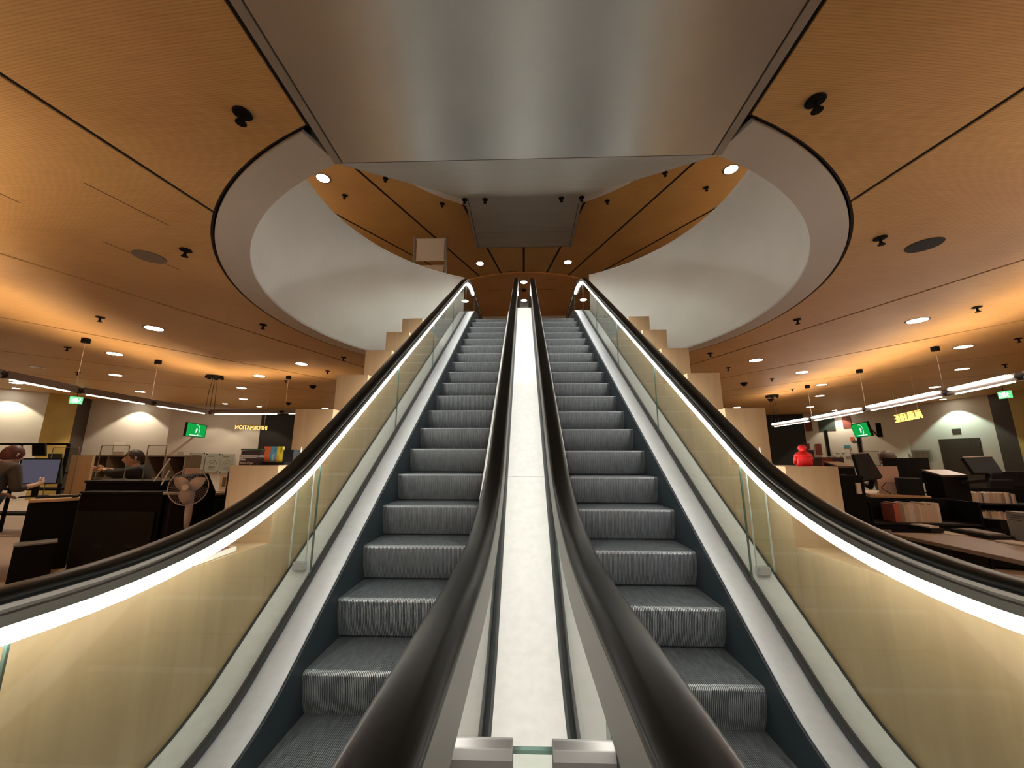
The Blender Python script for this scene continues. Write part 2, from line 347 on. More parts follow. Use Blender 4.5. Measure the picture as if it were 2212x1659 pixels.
def escalator(sign, phase, label):
    root = thing('escalator', label, 'escalator')
    X0 = sign * .745; Xi, Xo = sign * .178, sign * 1.312
    balustrade(root, Xo, -sign); balustrade(root, Xi, sign)
    for a, b, nm in ((.36, .195, 'inner_deck'), (1.15, 1.296, 'inner_deck')):
        bm = NB(); lo, hi = sorted((sign * a, sign * b)); sweep(bm, [(lo, -.012), (hi, -.012), (hi, 0), (lo, 0)], DECK, 0); finish(nm, bm, 'alu' if a > 1 else 'deck_white', root, bevel=.003)
    bm = NB(); lo, hi = sorted((sign * 1.328, sign * 1.475)); P = DECK[:-1] + [(9.3, DECK[-1][1])]; P = [p for p in P if p[0] < 9.4]
    sweep(bm, [(lo, -.02), (hi, -.02), (hi, -.004), (lo, -.004)], P, 0); finish('outer_deck', bm, 'deck_white', root)
    bm = NB(); sweep(bm, [(lo + (.144 if sign > 0 else -.02), -.03), (hi + (.02 if sign > 0 else -.144), -.03), (hi + (.02 if sign > 0 else -.144), -.012), (lo + (.144 if sign > 0 else -.02), -.012)], P, 0); finish('deck_edge_gap', bm, 'gap_black', root)
    for X in (.349, 1.141):
        bm = NB(); A = [p for p in DECK]; n = len(A); lo = [bm.verts.new((sign * X + .004, y, z - .45)) for y, z in A]; hi = [bm.verts.new((sign * X + .004, y, z - .004)) for y, z in A]
        lo2 = [bm.verts.new((sign * X - .004, y, z - .45)) for y, z in A]; hi2 = [bm.verts.new((sign * X - .004, y, z - .004)) for y, z in A]
        for i in range(n - 1):
            for a, b in ((lo, hi), (lo2, hi2)): bm.faces.new((a[i], a[i + 1], b[i + 1], b[i]))
            bm.faces.new((hi[i], hi[i + 1], hi2[i + 1], hi2[i]))
        finish('skirt_panel', bm, 'skirt', root)
    step = make_step(); step.parent = root; first = True
    d = .4045 * CSL
    for k in range(-6, 23):
        y = 2.155 + k * d + phase * CSL
        if y < -.3: continue
        s = step if first else step.copy()
        if not first: COL.objects.link(s)
        first = False; s.parent = root; s.location = (X0, y, zat(NOSE, y))
    # truss cladding below
    bm = NB(); P = [p for p in DECK if p[0] < 9.5]
    a, b = sorted((sign * .06, sign * 1.47)); sweep(bm, [(a, -1.05), (b, -1.05), (b, -.5), (a, -.5)], [p for p in P if p[0] > 2.3], 0); finish('truss_cladding', bm, 'soffit_metal', root)
    for y0, y1, z in ((-1.2, .0, .0), (9.1, 10.6, FLOOR2)):
        bm = NB(); box(bm, (sign * .745 - .39, y0, z + .001), (sign * .745 + .39, y1, z + .012)); finish('landing_plate', bm, 'alu', root)
    return root
escalator(-1, 0.0, 'left escalator with dark grooved steps, black handrails and bright lit glass sides')
escalator(1, -.031, 'right escalator with dark grooved steps, black handrails and bright lit glass sides')
# white median cladding between the two escalators
root = thing('median_cladding', 'long white metal cladding running up between the two escalators', 'cladding')
joints = [-.3, 1.3, 3.18, 5.4, 7.35, 7.75, 8.9]
for a, b in zip(joints, joints[1:]):
    P = [(y, zat(CDECK, y)) for y in [a + .0015 + (b - a - .003) * i / 10 for i in range(11)]]
    bm = NB(); sweep(bm, [(-.147, -.02), (.147, -.02), (.147, .004), (-.147, .004)], P, 0); finish('cover_plate', bm, 'deck_white', root)
for s in (-1, 1):
    bm = NB(); P = [p for p in CDECK if p[0] < 8.9] + [(8.9, CDECK[-1][1])]
    sweep(bm, [(s * .154 - .006, -.10), (s * .154 + .006, -.10), (s * .154 + .006, .004), (s * .154 - .006, .004)], P, 0); finish('edge_seal', bm, 'gasket', root)
# anti-climb glass between the inner newels with its two steel clamps
root = thing('climb_barrier', 'low glass sheet with two grey clamps between the inner handrails at the bottom', 'barrier')
bm = NB(); box(bm, (-.165, .905, .25), (.165, .915, .765)); o = finish('glass_sheet', bm, ['glass_green'], root)
bm = NB(); box(bm, (-.165, .9045, .765), (.165, .9155, .772)); finish('glass_rim', bm, 'glass_edge', o)
for s in (-1, 1):
    bm = NB(); x0, x1 = sorted((s * .040, s * .166))
    pr = [(.885, .62), (.885, .765), (.892, .782), (.908, .788), (.924, .782), (.931, .765), (.931, .62)]
    hexa(bm, [(x0, y, z) for y, z in pr], [(x1, y, z) for y, z in pr]); finish('clamp', bm, 'clamp_metal', root, bevel=.002)
    bm = NB(); box(bm, (s * .169 - .0025, .86, .62), (s * .169 + .0025, .95, .80)); finish('clamp_seal', bm, 'gasket', root)
root = thing('climb_barrier', 'grey steel plate closing the gap between the inner handrails at the top', 'barrier')
bm = NB(); box(bm, (-.12, 9.75, FLOOR2 + .1), (.12, 9.77, FLOOR2 + .98)); finish('steel_plate', bm, 'guide_steel', root, bevel=.004)
bm = NB(); cyl(bm, (0, 9.74, FLOOR2 + .85), (0, 9.75, FLOOR2 + .85), .012, mi=0); finish('lock', bm, 'black_plastic', root)
# side fins of glass over the outer decks
for s, nm in ((-1, 'left'), (1, 'right')):
    root = thing('climb_barrier', 'narrow glass fin standing on the white outer deck of the %s escalator' % nm, 'barrier')
    z = zat(DECK, 2.5)
    bm = NB(); x0, x1 = sorted((s * 1.368, s * 1.47)); box(bm, (x0, 2.496, z + .03), (x1, 2.506, z + .76)); gs = finish('glass_sheet', bm, 'glass_green', root)
    bm = NB(); 
    for x in (x0, x1): box(bm, (x - .0015, 2.495, z + .03), (x + .0015, 2.507, z + .76))
    finish('glass_rim', bm, 'deck_white', gs)
    bm = NB(); x0, x1 = sorted((s * 1.37, s * 1.44)); box(bm, (x0, 2.48, z + .016), (x1, 2.522, z + .06)); finish('clamp', bm, 'alu', root, bevel=.002)
# stepped birch enclosure beside each escalator
for s, nm in ((-1, 'left'), (1, 'right')):
    root = thing('stepped_enclosure', 'pale birch plywood enclosure climbing in big steps beside the %s escalator' % nm, 'enclosure')
    fr = [.52, 1.12, 1.72, 2.33, 2.93, 3.53, 4.13, 4.72, 5.32]; tp = [.06, .47, .87, 1.31, 1.73, 2.137, 2.553, 2.97, 3.38]
    fr = [-.9] + fr; tp = [.06 + .0] + tp
    ends = fr[1:] + [9.0]
    for i, (y0, y1, z) in enumerate(zip(fr, ends, tp)):
        if i < 4: continue
        x0, x1 = sorted((s * 1.50, s * 1.80)); bm = NB(); zb = 0 if i < 4 else max(0, zline(-.9, y0) if y0 > 2.2 else 0)
        box(bm, (x0, y0, 0.0 if y0 < 4 else 0.0), (x1, y1 - .002, z)); finish('plywood_box', bm, 'birch', root, bevel=.0015)
    for i in (0, 1, 2):
        pass
    x0, x1 = sorted((s * 1.50, s * 1.80)); bm = NB(); box(bm, (x0, -1.4, 0), (x1, 2.328, .87)); finish('plywood_box', bm, 'birch', root, bevel=.0015)
# ================================================================== SETTING
ZC = 3.55; ZU = 8.30; CC = Vector((-.01, 5.88)); RO = 3.97; RI = 3.67; RIM = 5.97
def ring_pts(r, n=160): return [(CC.x + r * math.cos(2 * PI * i / n), CC.y + r * math.sin(2 * PI * i / n)) for i in range(n)]
def holed_plate(name, outer, r, z, th, m, lines=(), gap=.05, strip=None, clip=None):
    """plate with a round hole, cut along straight lines into panels"""
    bm = NB(); n = 160; inner = [bm.verts.new((x, y, z)) for x, y in ring_pts(r, n)]
    x0, x1, y0, y1 = outer; out = []
    for i in range(n):
        a = 2 * PI * i / n; dx, dy = math.cos(a), math.sin(a); k = min(((x1 if dx > 0 else x0) - CC.x) / dx if abs(dx) > 1e-6 else 1e9, ((y1 if dy > 0 else y0) - CC.y) / dy if abs(dy) > 1e-6 else 1e9)
        out.append(bm.verts.new((CC.x + dx * k, CC.y + dy * k, z)))
    for i in range(n): bm.faces.new((inner[i], out[i], out[(i + 1) % n], inner[(i + 1) % n]))
    for cx, cy in ((x0, y0), (x1, y0), (x0, y1), (x1, y1)):   # corners
        best = sorted(out, key=lambda v: (v.co.x - cx) ** 2 + (v.co.y - cy) ** 2)[:2]
        c = bm.verts.new((cx, cy, z))
        try: bm.faces.new((best[0], best[1], c))
        except ValueError: pass
    bmesh.ops.recalc_face_normals(bm, faces=bm.faces[:])
    for (p, q, ymax) in lines:
        d = Vector((q[0] - p[0], q[1] - p[1])).normalized(); nn = Vector((-d.y, d.x))
        for s in (-1, 1):
            bmesh.ops.bisect_plane(bm, geom=bm.verts[:] + bm.edges[:] + bm.faces[:], plane_co=(p[0] + nn.x * gap / 2 * s, p[1] + nn.y * gap / 2 * s, z), plane_no=(nn.x, nn.y, 0))
        kill = [f for f in bm.faces if abs((f.calc_center_median().xy - Vector(p)).dot(nn)) < gap / 2 - 1e-4 and (f.calc_center_median().xy - Vector(p)).dot(d) > -60 and ((f.calc_center_median().x - q[0]) * (1 if p[0] > q[0] else -1) > 0 or ymax is None)]
        bmesh.ops.delete(bm, geom=kill, context='FACES')
    if strip:
        sx, sy0, sy1 = strip
        for X in (-sx, sx): bmesh.ops.bisect_plane(bm, geom=bm.verts[:] + bm.edges[:] + bm.faces[:], plane_co=(X, 0, z), plane_no=(1, 0, 0))
        for Y in (sy0, sy1): bmesh.ops.bisect_plane(bm, geom=bm.verts[:] + bm.edges[:] + bm.faces[:], plane_co=(0, Y, z), plane_no=(0, 1, 0))
        bmesh.ops.delete(bm, geom=[f for f in bm.faces if abs(f.calc_center_median().x) < sx and sy0 < f.calc_center_median().y < sy1], context='FACES')
    if clip:
        bmesh.ops.delete(bm, geom=[f for f in bm.faces if clip(f.calc_center_median())], context='FACES')
    r_ = bmesh.ops.extrude_face_region(bm, geom=bm.faces[:])
    for v in [g for g in r_['geom'] if isinstance(g, bmesh.types.BMVert)]: v.co.z += th
    return struct(finish(name, bm, m))
# lower ceiling: wood panels parted by dark radial gaps
LG = [((-3.063, 1.758), (-2.829, 3.088)), ((-5.745, 3.676), (-3.924, 9.069)), ((-8.334, 5.527), (-5.391, 10.69)), ((-10.949, 7.398), (-6.492, 12.897)), ((-13.452, 9.518), (-7.006, 13.811))]
LGL = []
for a, b in LG:
    for s in (1, -1): LGL.append(((a[0] * s, a[1]), (b[0] * s, b[1]), None))
holed_plate('ceiling', (-20, 20, -7, 24), RO + .035, ZC, .012, 'ceiling_wood', LGL, .045, strip=(1.475, -7.5, 3))
holed_plate('ceiling', (-20, 20, -7, 24), RO + .015, ZC + .0135, .02, 'gap_black', strip=(1.46, -7.5, 3))
# white annulus and drum wall of the void
def annulus(name, r0, r1, z0, z1, m, skip=None, n=160):
    bm = NB(); 
    for i in range(n):
        a, b = 2 * PI * i / n, 2 * PI * (i + 1) / n; mid = (a + b) / 2
        if skip and skip(CC.x + r0 * math.cos(mid), CC.y + r0 * math.sin(mid)): continue
        p = lambda r, t, z: (CC.x + r * math.cos(t), CC.y + r * math.sin(t), z)
        hexa(bm, [p(r0, a, z0), p(r1, a, z0), p(r1, b, z0), p(r0, b, z0)], [p(r0, a, z1), p(r1, a, z1), p(r1, b, z1), p(r0, b, z1)])
    bmesh.ops.remove_doubles(bm, verts=bm.verts[:], dist=1e-5)
    # inner doubled faces between segments
    seen = {}
    for f in bm.faces: seen.setdefault(tuple(sorted(v.index for v in f.verts)), []).append(f)
    bm.verts.index_update(); seen = {}
    for f in bm.faces: seen.setdefault(frozenset(v.index for v in f.verts), []).append(f)
    bmesh.ops.delete(bm, geom=[f for l in seen.values() if len(l) > 1 for f in l], context='FACES')
    return struct(finish(name, bm, m))
near = lambda x, y: abs(x) < 1.47 and y < 4
ends_ = lambda x, y: abs(x) < (1.5 if y < 4 else 1.6)
annulus('trim_1', RI, RO, ZC - .004, ZC + .03, 'white_band', lambda x, y: abs(x) < 1.39 and y < 4)
annulus('wall_void', RI, RI + .14, ZC + .03, RIM - .03, 'white_paint', ends_)
annulus('trim_2', RI - .012, RI + .155, RIM - .03, RIM, 'white_paint', ends_)
holed_plate('floor_upper', (-20, 20, -7, 24), RI + .15, FLOOR2 - .25, .25, 'carpet', strip=(1.5, -7.5, 2.6), clip=lambda c: False)
# upper ceiling
FU = (0, 17.9); UG = []
for k in range(-4, 5):
    a = PI / 2 + k * math.radians(11.3); UG.append(((FU[0] - 14 * math.cos(a), FU[1] - 14 * math.sin(a)), (FU[0] - .01 * math.cos(a), FU[1] - .01 * math.sin(a)), None))
AC = Vector((0, 18.15)); AR = 4.71
holed_plate('ceiling', (-20, 20, -7, 26), RO, ZU, .015, 'ceiling_wood_upper', UG, .075, clip=None)
holed_plate('ceiling', (-20, 20, -7, 26), RO, ZU + .0165, .02, 'gap_black')
bm = NB(); bmesh.ops.create_circle(bm, cap_ends=True, radius=AR, segments=96); bmesh.ops.translate(bm, verts=bm.verts[:], vec=(AC.x, AC.y, ZU - .05))
r_ = bmesh.ops.extrude_face_region(bm, geom=bm.faces[:])
for v in [g for g in r_['geom'] if isinstance(g, bmesh.types.BMVert)]: v.co.z += .045
struct(finish('ceiling', bm, 'ceiling_wood_red'))
for x0, x1, yy in ((-.6, -.25, 13.3), (-1.5, -.9, 14.9), (-.5, .0, 14.9), (.5, 1.3, 14.9), (.9, 1.3, 14.0)):
    bm = NB(); box(bm, (x0, yy, ZU - .052), (x1, yy + .025, ZU - .049)); struct(finish('trim_3', bm, 'cubby_dark'))
annulus('wall_void_upper', RI + .1, RI + .3, ZU + .0, ZU + 3.0, 'white_paint')
bm = NB(); box(bm, (-6, .5, ZU + 3.0), (6, 11, ZU + 3.1)); struct(finish('ceiling', bm, 'white_paint'))
# far walls of the upper storey
bm = NB(); box(bm, (-20, 17.9, FLOOR2), (20, 18.1, ZU - .055)); struct(finish('wall_upper_back', bm, 'wall_white'))
for s, nm in ((-1, 'left'), (1, 'right')):
    bm = NB(); box(bm, (s * 19.9 - .1, -7, FLOOR2), (s * 19.9 + .1, 24, ZU)); struct(finish('wall_upper_' + nm, bm, 'wall_white'))
bm = NB(); box(bm, (-20, -7.2, 0), (20, -7, ZU)); struct(finish('wall_behind', bm, 'wall_white'))
# hall floor
bm = NB(); box(bm, (-20, -7, -.1), (20, 24, 0)); struct(finish('floor', bm, 'floor_tile'))
# ================================================================== UPPER FLIGHT (seen from below)
root = thing('upper_escalator', 'grey metal underside of the next pair of escalators hanging overhead', 'escalator')
def soffit(name, xa, xb, pts, m, dz=0.0, th=.03):
    bm = NB(); 
    hexa(bm, [(xa, y, z + dz) for y, z in pts] + [(xa, y, z + dz + th) for y, z in pts[::-1]], [(xb, y, z + dz) for y, z in pts] + [(xb, y, z + dz + th) for y, z in pts[::-1]])
    return finish(name, bm, m, root)
z0 = 3.545; y0 = 2.49; yb = 8.35; zb = z0 + (yb - y0) * T; ye = 10.62
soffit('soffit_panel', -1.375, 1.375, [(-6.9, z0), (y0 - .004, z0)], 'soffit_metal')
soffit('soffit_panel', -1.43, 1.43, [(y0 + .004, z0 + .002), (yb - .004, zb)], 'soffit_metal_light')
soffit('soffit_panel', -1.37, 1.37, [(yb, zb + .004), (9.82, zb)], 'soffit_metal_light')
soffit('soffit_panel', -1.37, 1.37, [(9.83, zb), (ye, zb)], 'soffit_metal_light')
for s in (-1, 1):
    a, b = sorted((s * 1.385, s * 1.44)); soffit('edge_profile', a, b, [(-6.9, z0), (y0, z0)], 'soffit_metal_light', -.006)
    soffit('edge_profile', a, b, [(yb, zb), (ye, zb)], 'soffit_metal_light', -.006)
    bm = NB(); X = s * 1.44; P = [(-6.9, z0), (y0, z0), (yb, zb), (ye, zb), (ye, zb + .6), (yb + .3, zb + .6), (y0 - .3, z0 + 1.0), (-6.9, z0 + 1.0)]
    hexa(bm, [(X - .01, y, z + .012) for y, z in P], [(X + .01, y, z + .012) for y, z in P]); finish('side_cladding', bm, 'soffit_metal_light', root)
    bm = NB(); hexa(bm, [(s * 1.445 - .006 + s * .012, y, z) for y, z in ((yb, zb + .05), (ye, zb + .05), (ye, zb + .13), (yb, zb + .13))], [(s * 1.445 + .006 + s * .012, y, z) for y, z in ((yb, zb + .05), (ye, zb + .05), (ye, zb + .13), (yb, zb + .13))]); finish('dark_trim', bm, 'gap_black', root)
soffit('core', -1.37, 1.37, [(-6.9, z0 + .10), (y0, z0 + .10), (yb, zb + .10), (ye - .02, zb + .10)], 'gap_black', 0, .45)
bm = NB(); box(bm, (-1.44, ye - .02, zb), (1.44, ye, zb + .6)); finish('end_cladding', bm, 'soffit_metal_light', root)
# ================================================================== HALL WALLS
def wall(name, p, q, m, z0=0, z1=ZC, th=.12):
    p = Vector(p); q = Vector(q); d = (q - p).normalized(); n = Vector((-d.y, d.x)); c = Vector((0, 6)); 
    if (c - p).dot(n) > 0: n = -n
    bm = NB(); prism(bm, [p, q, q + n * th, p + n * th], z0, z1); return struct(finish(name, bm, m))
Lw = [(-19.5, -7), (-19.3, 6), (-16.9, 11.4), (-16.3, 12.5), (-16.25, 13.35), (-16.5, 14.0), (-14.0, 14.75), (-11.9, 17.0), (-9.0, 17.6), (0, 17.9)]
for (a, b), m, nm in zip(zip(Lw, Lw[1:]), ['wall_white', 'wall_white', 'wall_white', 'yellow_wall', 'door_brown', 'wall_white', 'wall_white', 'gap_black', 'wall_white'], ['wall_left', 'wall_left', 'wall_left', 'wall_left', 'trim_4', 'wall_left', 'wall_left', 'window_1', 'wall_back']): wall(nm, a, b, m)
Rw = [(19.5, -7), (19.3, 6), (15.75, 12.2), (16.03, 13.1), (16.1, 13.7), (15.75, 16.4), (13.7, 19.3), (9.0, 20.0), (0, 18.5)]
for (a, b), m, nm in zip(zip(Rw, Rw[1:]), ['wall_white', 'yellow_wall', 'yellow_wall', 'door_brown', 'wall_white', 'wall_white', 'gap_black', 'wall_white'], ['wall_right', 'wall_right', 'wall_right', 'trim_5', 'wall_right', 'wall_right', 'window_2', 'wall_back']): wall(nm, a, b, m)

n_t = 6
for (xa, ya), (xb, yb_) in (((182, 395), (365, 487)), ((0, 418), (44, 438)), ((222, 521), (290, 550)), ((350, 566), (388, 583))):
    a = onz(xa, ya, ZC); b = onz(xb, yb_, ZC); d = (b - a); L_ = d.length; bm = NB(); obox(bm, (a + b) / 2 - Vector((0, 0, .001)), (L_, .006, .003), math.atan2(d.y, d.x)); struct(finish('trim_%d' % n_t, bm, 'cubby_dark')); n_t += 1
# ================================================================== CEILING FITTINGS
def spot(parent, power, col=(1, .84, .62), size=1.9, blend=.6, z=-.03, r=.06):
    l = bpy.data.lights.new('lamp_light', 'SPOT'); l.energy = power; l.color = col; l.spot_size = size; l.spot_blend = blend; l.shadow_soft_size = r
    o = bpy.data.objects.new('lamp_light', l); COL.objects.link(o); o.parent = parent; o.location = (0, 0, z); return o
def make_downlight(r=.11, m='lamp_white'):
    root = bpy.data.objects.new('downlight', None); COL.objects.link(root)
    bm = NB(); n = 32; lathe(bm, [(r, -.002), (r + .018, -.006), (r + .02, .0), (r, .001)], n=n); finish('rim', bm, 'lamp_rim', root, smooth=True)
    bm = NB(); lathe(bm, [(r, -.004), (r * .98, -.001)], n=n); finish('diffuser', bm, m, root)
    return root
dl = make_downlight(); dd = make_downlight(m='lamp_dim'); used = {}
def place_light(loc, label, group, power, dim=False, col=(1, .84, .62), sc=1.0, size=1.9):
    src = dd if dim else dl
    o = src if not used.get(dim) else copy_tree(src); used[dim] = 1
    for c in list(o.children):
        if c.type == 'LIGHT': bpy.data.objects.remove(c)
    o.location = loc; o.scale = (sc,) * 3; tag(o, label, 'ceiling light', group)
    if power: spot(o, power, col, size)
    return o
ORD = ['nearest', 'second', 'third', 'fourth', 'fifth', 'sixth', 'seventh', 'eighth', 'ninth', 'tenth']
LL = [((-6.38, 6.11), 0), ((-8.78, 7.68), 0), ((-10.99, 9.75), 0), ((-12.9, 12.31), 0), ((-7.19, 9.96), 0), ((-5.27, 8.66), 1), ((-8.97, 11.71), 0), ((-10.58, 13.98), 0), ((-15.12, 10.74), 0), ((-8.87, 16.71), 0)]
RL = [((6.32, 6.07), 0), ((8.7, 7.61), 0), ((10.8, 9.58), 1), ((5.23, 8.58), 0), ((7.13, 9.85), 0), ((8.89, 11.58), 1), ((10.38, 13.67), 0), ((12.18, 16.65), 0), ((12.65, 12.04), 0), ((9.16, 16.74), 0)]
for L, nm in ((LL, 'left'), (RL, 'right')):
    L.sort(key=lambda a: a[0][0] ** 2 + a[0][1] ** 2)
    for i, ((x, y), dim) in enumerate(L):
        place_light((x, y, ZC - .002), 'round recessed downlight in the %s lower ceiling, %s from the escalators%s' % (nm, ORD[i], ', dim' if dim else ''), 'downlights in the lower ceiling', 25 if dim else 115, bool(dim), sc=1.15)
for s, nm in ((-1, 'left'), (1, 'right')):
    k = (ZU - 1.35) / 6.4
    place_light((s * 4.66 * k, 7.7 * k, ZU - .002), 'bright round downlight in the upper ceiling above the %s side of the drum' % nm, 'downlights in the upper ceiling', 160, sc=1.35)
    place_light((s * 1.46 * k, 11.76 * k, ZU - .002), 'round downlight in the upper ceiling just %s of the top landing' % nm, 'downlights in the upper ceiling', 110, sc=1.15)
place_light((0, 14.2, ZU - .054), 'upper of two round downlights seen between the inner handrails', 'downlights in the upper ceiling', 80, sc=1.15)
place_light((0, 16.0, ZU - .054), 'lower of two round downlights seen between the inner handrails', 'downlights in the upper ceiling', 80, sc=1.15)
# sprinklers
def make_sprinkler():
    root = bpy.data.objects.new('sprinkler', None); COL.objects.link(root)
    bm = NB(); lathe(bm, [(.034, .0), (.036, -.004), (.03, -.008), (.01, -.01)], n=20); finish('rosette', bm, 'black_matt', root)
    bm = NB(); lathe(bm, [(.008, -.008), (.008, -.03), (.012, -.034), (.006, -.045)], n=10); finish('stem', bm, 'black_matt', root)
    bm = NB(); lathe(bm, [(.02, -.045), (.021, -.048), (.004, -.049)], n=14); finish('deflector', bm, 'black_matt', root)
    return root
sp = make_sprinkler(); first = True
def sprinkler(loc, label, sc=1.0, group='sprinklers in the ceilings'):
    global first
    o = sp if first else copy_tree(sp); first = False; o.location = loc; o.scale = (sc,) * 3; tag(o, label, 'sprinkler', group)
SL = [(-1.83, 2.05), (-3.64, 3.66), (-6.73, 5.57), (-4.37, 5.98), (-4.0, 8.1), (-9.22, 7.18), (-5.02, 9.4), (-6.84, 10.59), (-11.63, 9.4)]
SR = [(1.81, 2.07), (3.59, 3.64), (4.36, 5.97), (3.92, 7.96), (6.63, 5.52), (4.97, 9.29), (6.86, 10.65), (8.51, 12.27), (9.11, 7.08), (11.28, 9.12)]
for S, nm in ((SL, 'left'), (SR, 'right')):
    S.sort(key=lambda a: a[0] ** 2 + a[1] ** 2)
    for i, (x, y) in enumerate(S): sprinkler((x, y, ZC - .001), 'small black sprinkler in the %s lower ceiling, %s from the escalators' % (nm, ORD[i]), 1.6)
US = [((-4.43, 8.3), 'beside the bright downlight on the left'), ((-3.21, 7.75), 'left, at the edge of the grey soffit'), ((-2.08, 8.68), 'left, by the white sliver of drum'), ((2.11, 8.7), 'right, by the white sliver of drum'), ((3.22, 7.76), 'right, at the edge of the grey soffit'), ((4.38, 8.28), 'beside the bright downlight on the right')]
for (x, y), t in US: sprinkler((x * (ZU - 1.35) / 6.4, y * (ZU - 1.35) / 6.4, ZU - .001), 'black sprinkler in the upper ceiling %s' % t, 1.9)
for x, y, z, t in ((-1.40, 8.05, None, 'left corner'), (1.36, 8.05, None, 'right corner'), (-.93, 8.2, None, 'left, inboard'), (.90, 8.2, None, 'right, inboard')):
    sprinkler((x, y, z0 + (y - y0) * T - .05), 'sprinkler under the sloping grey soffit, %s' % t, 1.9, 'sprinklers under the upper escalator')
# loudspeaker grilles
for s, nm in ((-1, 'left'), (1, 'right')):
    bm = NB(); lathe(bm, [(.145, -.006), (.15, -.001)], n=40); o = finish('ceiling_speaker', bm, 'bronze' if s < 0 else 'gap_black'); o.location = (s * 4.17, 3.79, ZC - .001)
    tag(o, 'large round dark speaker grille flush in the %s wooden ceiling' % nm, 'speaker')
bm = NB(); lathe(bm, [(.145, -.006), (.15, -.001)], n=40); o = finish('ceiling_speaker', bm, 'bronze'); o.location = (-12.0, 8.82, ZC - .001); tag(o, 'faint round brown speaker grille far out in the left ceiling', 'speaker')
# dome cameras
for x, y, z, t in ((-6.49, 11.38, ZC, 'in the left ceiling, the nearer one'), (-9.46, 14.98, ZC, 'in the left ceiling, the farther one'), (6.43, 11.24, ZC, 'in the right ceiling, the nearer one'), (9.13, 14.39, ZC, 'in the right ceiling, the farther one'), (0, 14.9, ZU - .052, 'between the two lamps above the top landing')):
    root = thing('dome_camera', 'small black dome camera ' + t, 'camera', (x, y, z))
    bm = NB(); lathe(bm, [(.10, 0), (.10, -.02), (.085, -.035)], n=20); finish('mount', bm, 'black_matt', root)
    bm = NB(); lathe(bm, [(.08, -.035), (.065, -.07), (.035, -.095), (.004, -.105)], n=20); finish('dome', bm, 'black_plastic', root, smooth=True)
# ------------------------------------------------------------------ pendant light lines
def pend(root, pts, both):
    for (a, b) in zip(pts, pts[1:]):
        a = Vector(a); b = Vector(b); d = (b - a).normalized(); L = (b - a).length; rz = math.atan2(d.y, d.x)
        c = (a + b) / 2
        bm = NB(); side = Vector((-d.y, d.x, 0)) * .048
        for sg in (-1, 1): obox(bm, c + side * sg, (L - .1, .008, .11), rz)
        obox(bm, c + Vector((0, 0, -.035)), (L - .1, .09, .035), rz); finish('housing', bm, 'bronze', root)
        bm = NB(); obox(bm, c + Vector((0, 0, -.061)), (L - .34, .032, .014), rz); finish('light_strip', bm, 'tube_warm', root)
        bm = NB(); obox(bm, c + Vector((0, 0, -.005)), (L - .34, .06, .012), rz); finish('uplight_strip', bm, 'uplight', root)
        if both:
            n = Vector((d.y, -d.x, 0)); 
            if n.dot(Vector((0, 0, 0)) - c) < 0: n = -n
            bm = NB(); cyl(bm, a + d * .17 + n * .08 + Vector((0, 0, .025)), b - d * .17 + n * .08 + Vector((0, 0, .025)), .024, n=10); finish('light_tube', bm, 'tube_white', root)
        bm = NB(); cyl(bm, b - d * .07, b + d * .07, .058, n=14); finish('joint', bm, 'black_plastic', root)
ZP = 2.53
def tp(x, y): v = onz(x, y, ZP); return (v.x, v.y, ZP)
root = thing('pendant_light_line', 'dark hanging light line with lit underside over the left counters', 'pendant light')
LP = [(-3.9, -.4, 2.53), (-5.0, 2.0, 2.53), tp(-260, 742), tp(0, 811 - 4), tp(168, 842), tp(327, 869), tp(452, 890), tp(612, 889), tp(690, 888)]
pend(root, LP, False)
WL = [((-8.19, 6.63), (190, 731)), ((-8.35, 8.24), (342, 778)), ((-6.38, 9.97), (624, 812))]
root2 = thing('pendant_light_line', 'bright hanging double light line rising to the right over the lending counters', 'pendant light')
RP = [(5.0, -.4, 2.53), (5.9, 2.2, 2.53), tp(2500, 752), tp(2212, 815 - 4), tp(2048, 847), tp(1872, 883), tp(1754, 905), tp(1668, 919)]
pend(root2, RP, True)
for rt, ws, mod in ((root, [(-8.19, 6.63), (-8.35, 8.24), (-6.38, 9.97)], 0), (root2, [(8.14, 7.6), (8.32, 9.57), (8.52, 11.64)], 0)):
    for x, y in ws:
        bm = NB(); box(bm, (x - .045, y - .045, ZC - .09), (x + .045, y + .045, ZC)); finish('ceiling_block', bm, 'black_matt', rt)
        bm = NB(); cyl(bm, (x, y, ZP + .04), (x, y, ZC - .08), .004, n=6); finish('wire', bm, 'grey_plastic', rt)
for rt, (x, y) in ((root, (-8.4, 9.93)), (root2, (8.66, 13.54))):
    bm = NB(); lathe(bm, [(.2, 0), (.2, -.03), (.17, -.05)], c=(x, y, ZC), n=24)
    for a in range(6): box(bm, (x + .17 * math.cos(a) - .03, y + .17 * math.sin(a) - .03, ZC - .08), (x + .17 * math.cos(a) + .03, y + .17 * math.sin(a) + .03, ZC - .03))
    finish('canopy', bm, 'black_matt', rt)
    bm = NB(); 
    for dx in (-.12, .12, 0): tube(bm, [(x + dx * .3, y, ZC - .04), (x + dx * .8, y, ZC - .4), (x + dx, y, ZP + .05)], .006, 6)
    finish('cable', bm, 'black_matt', rt)
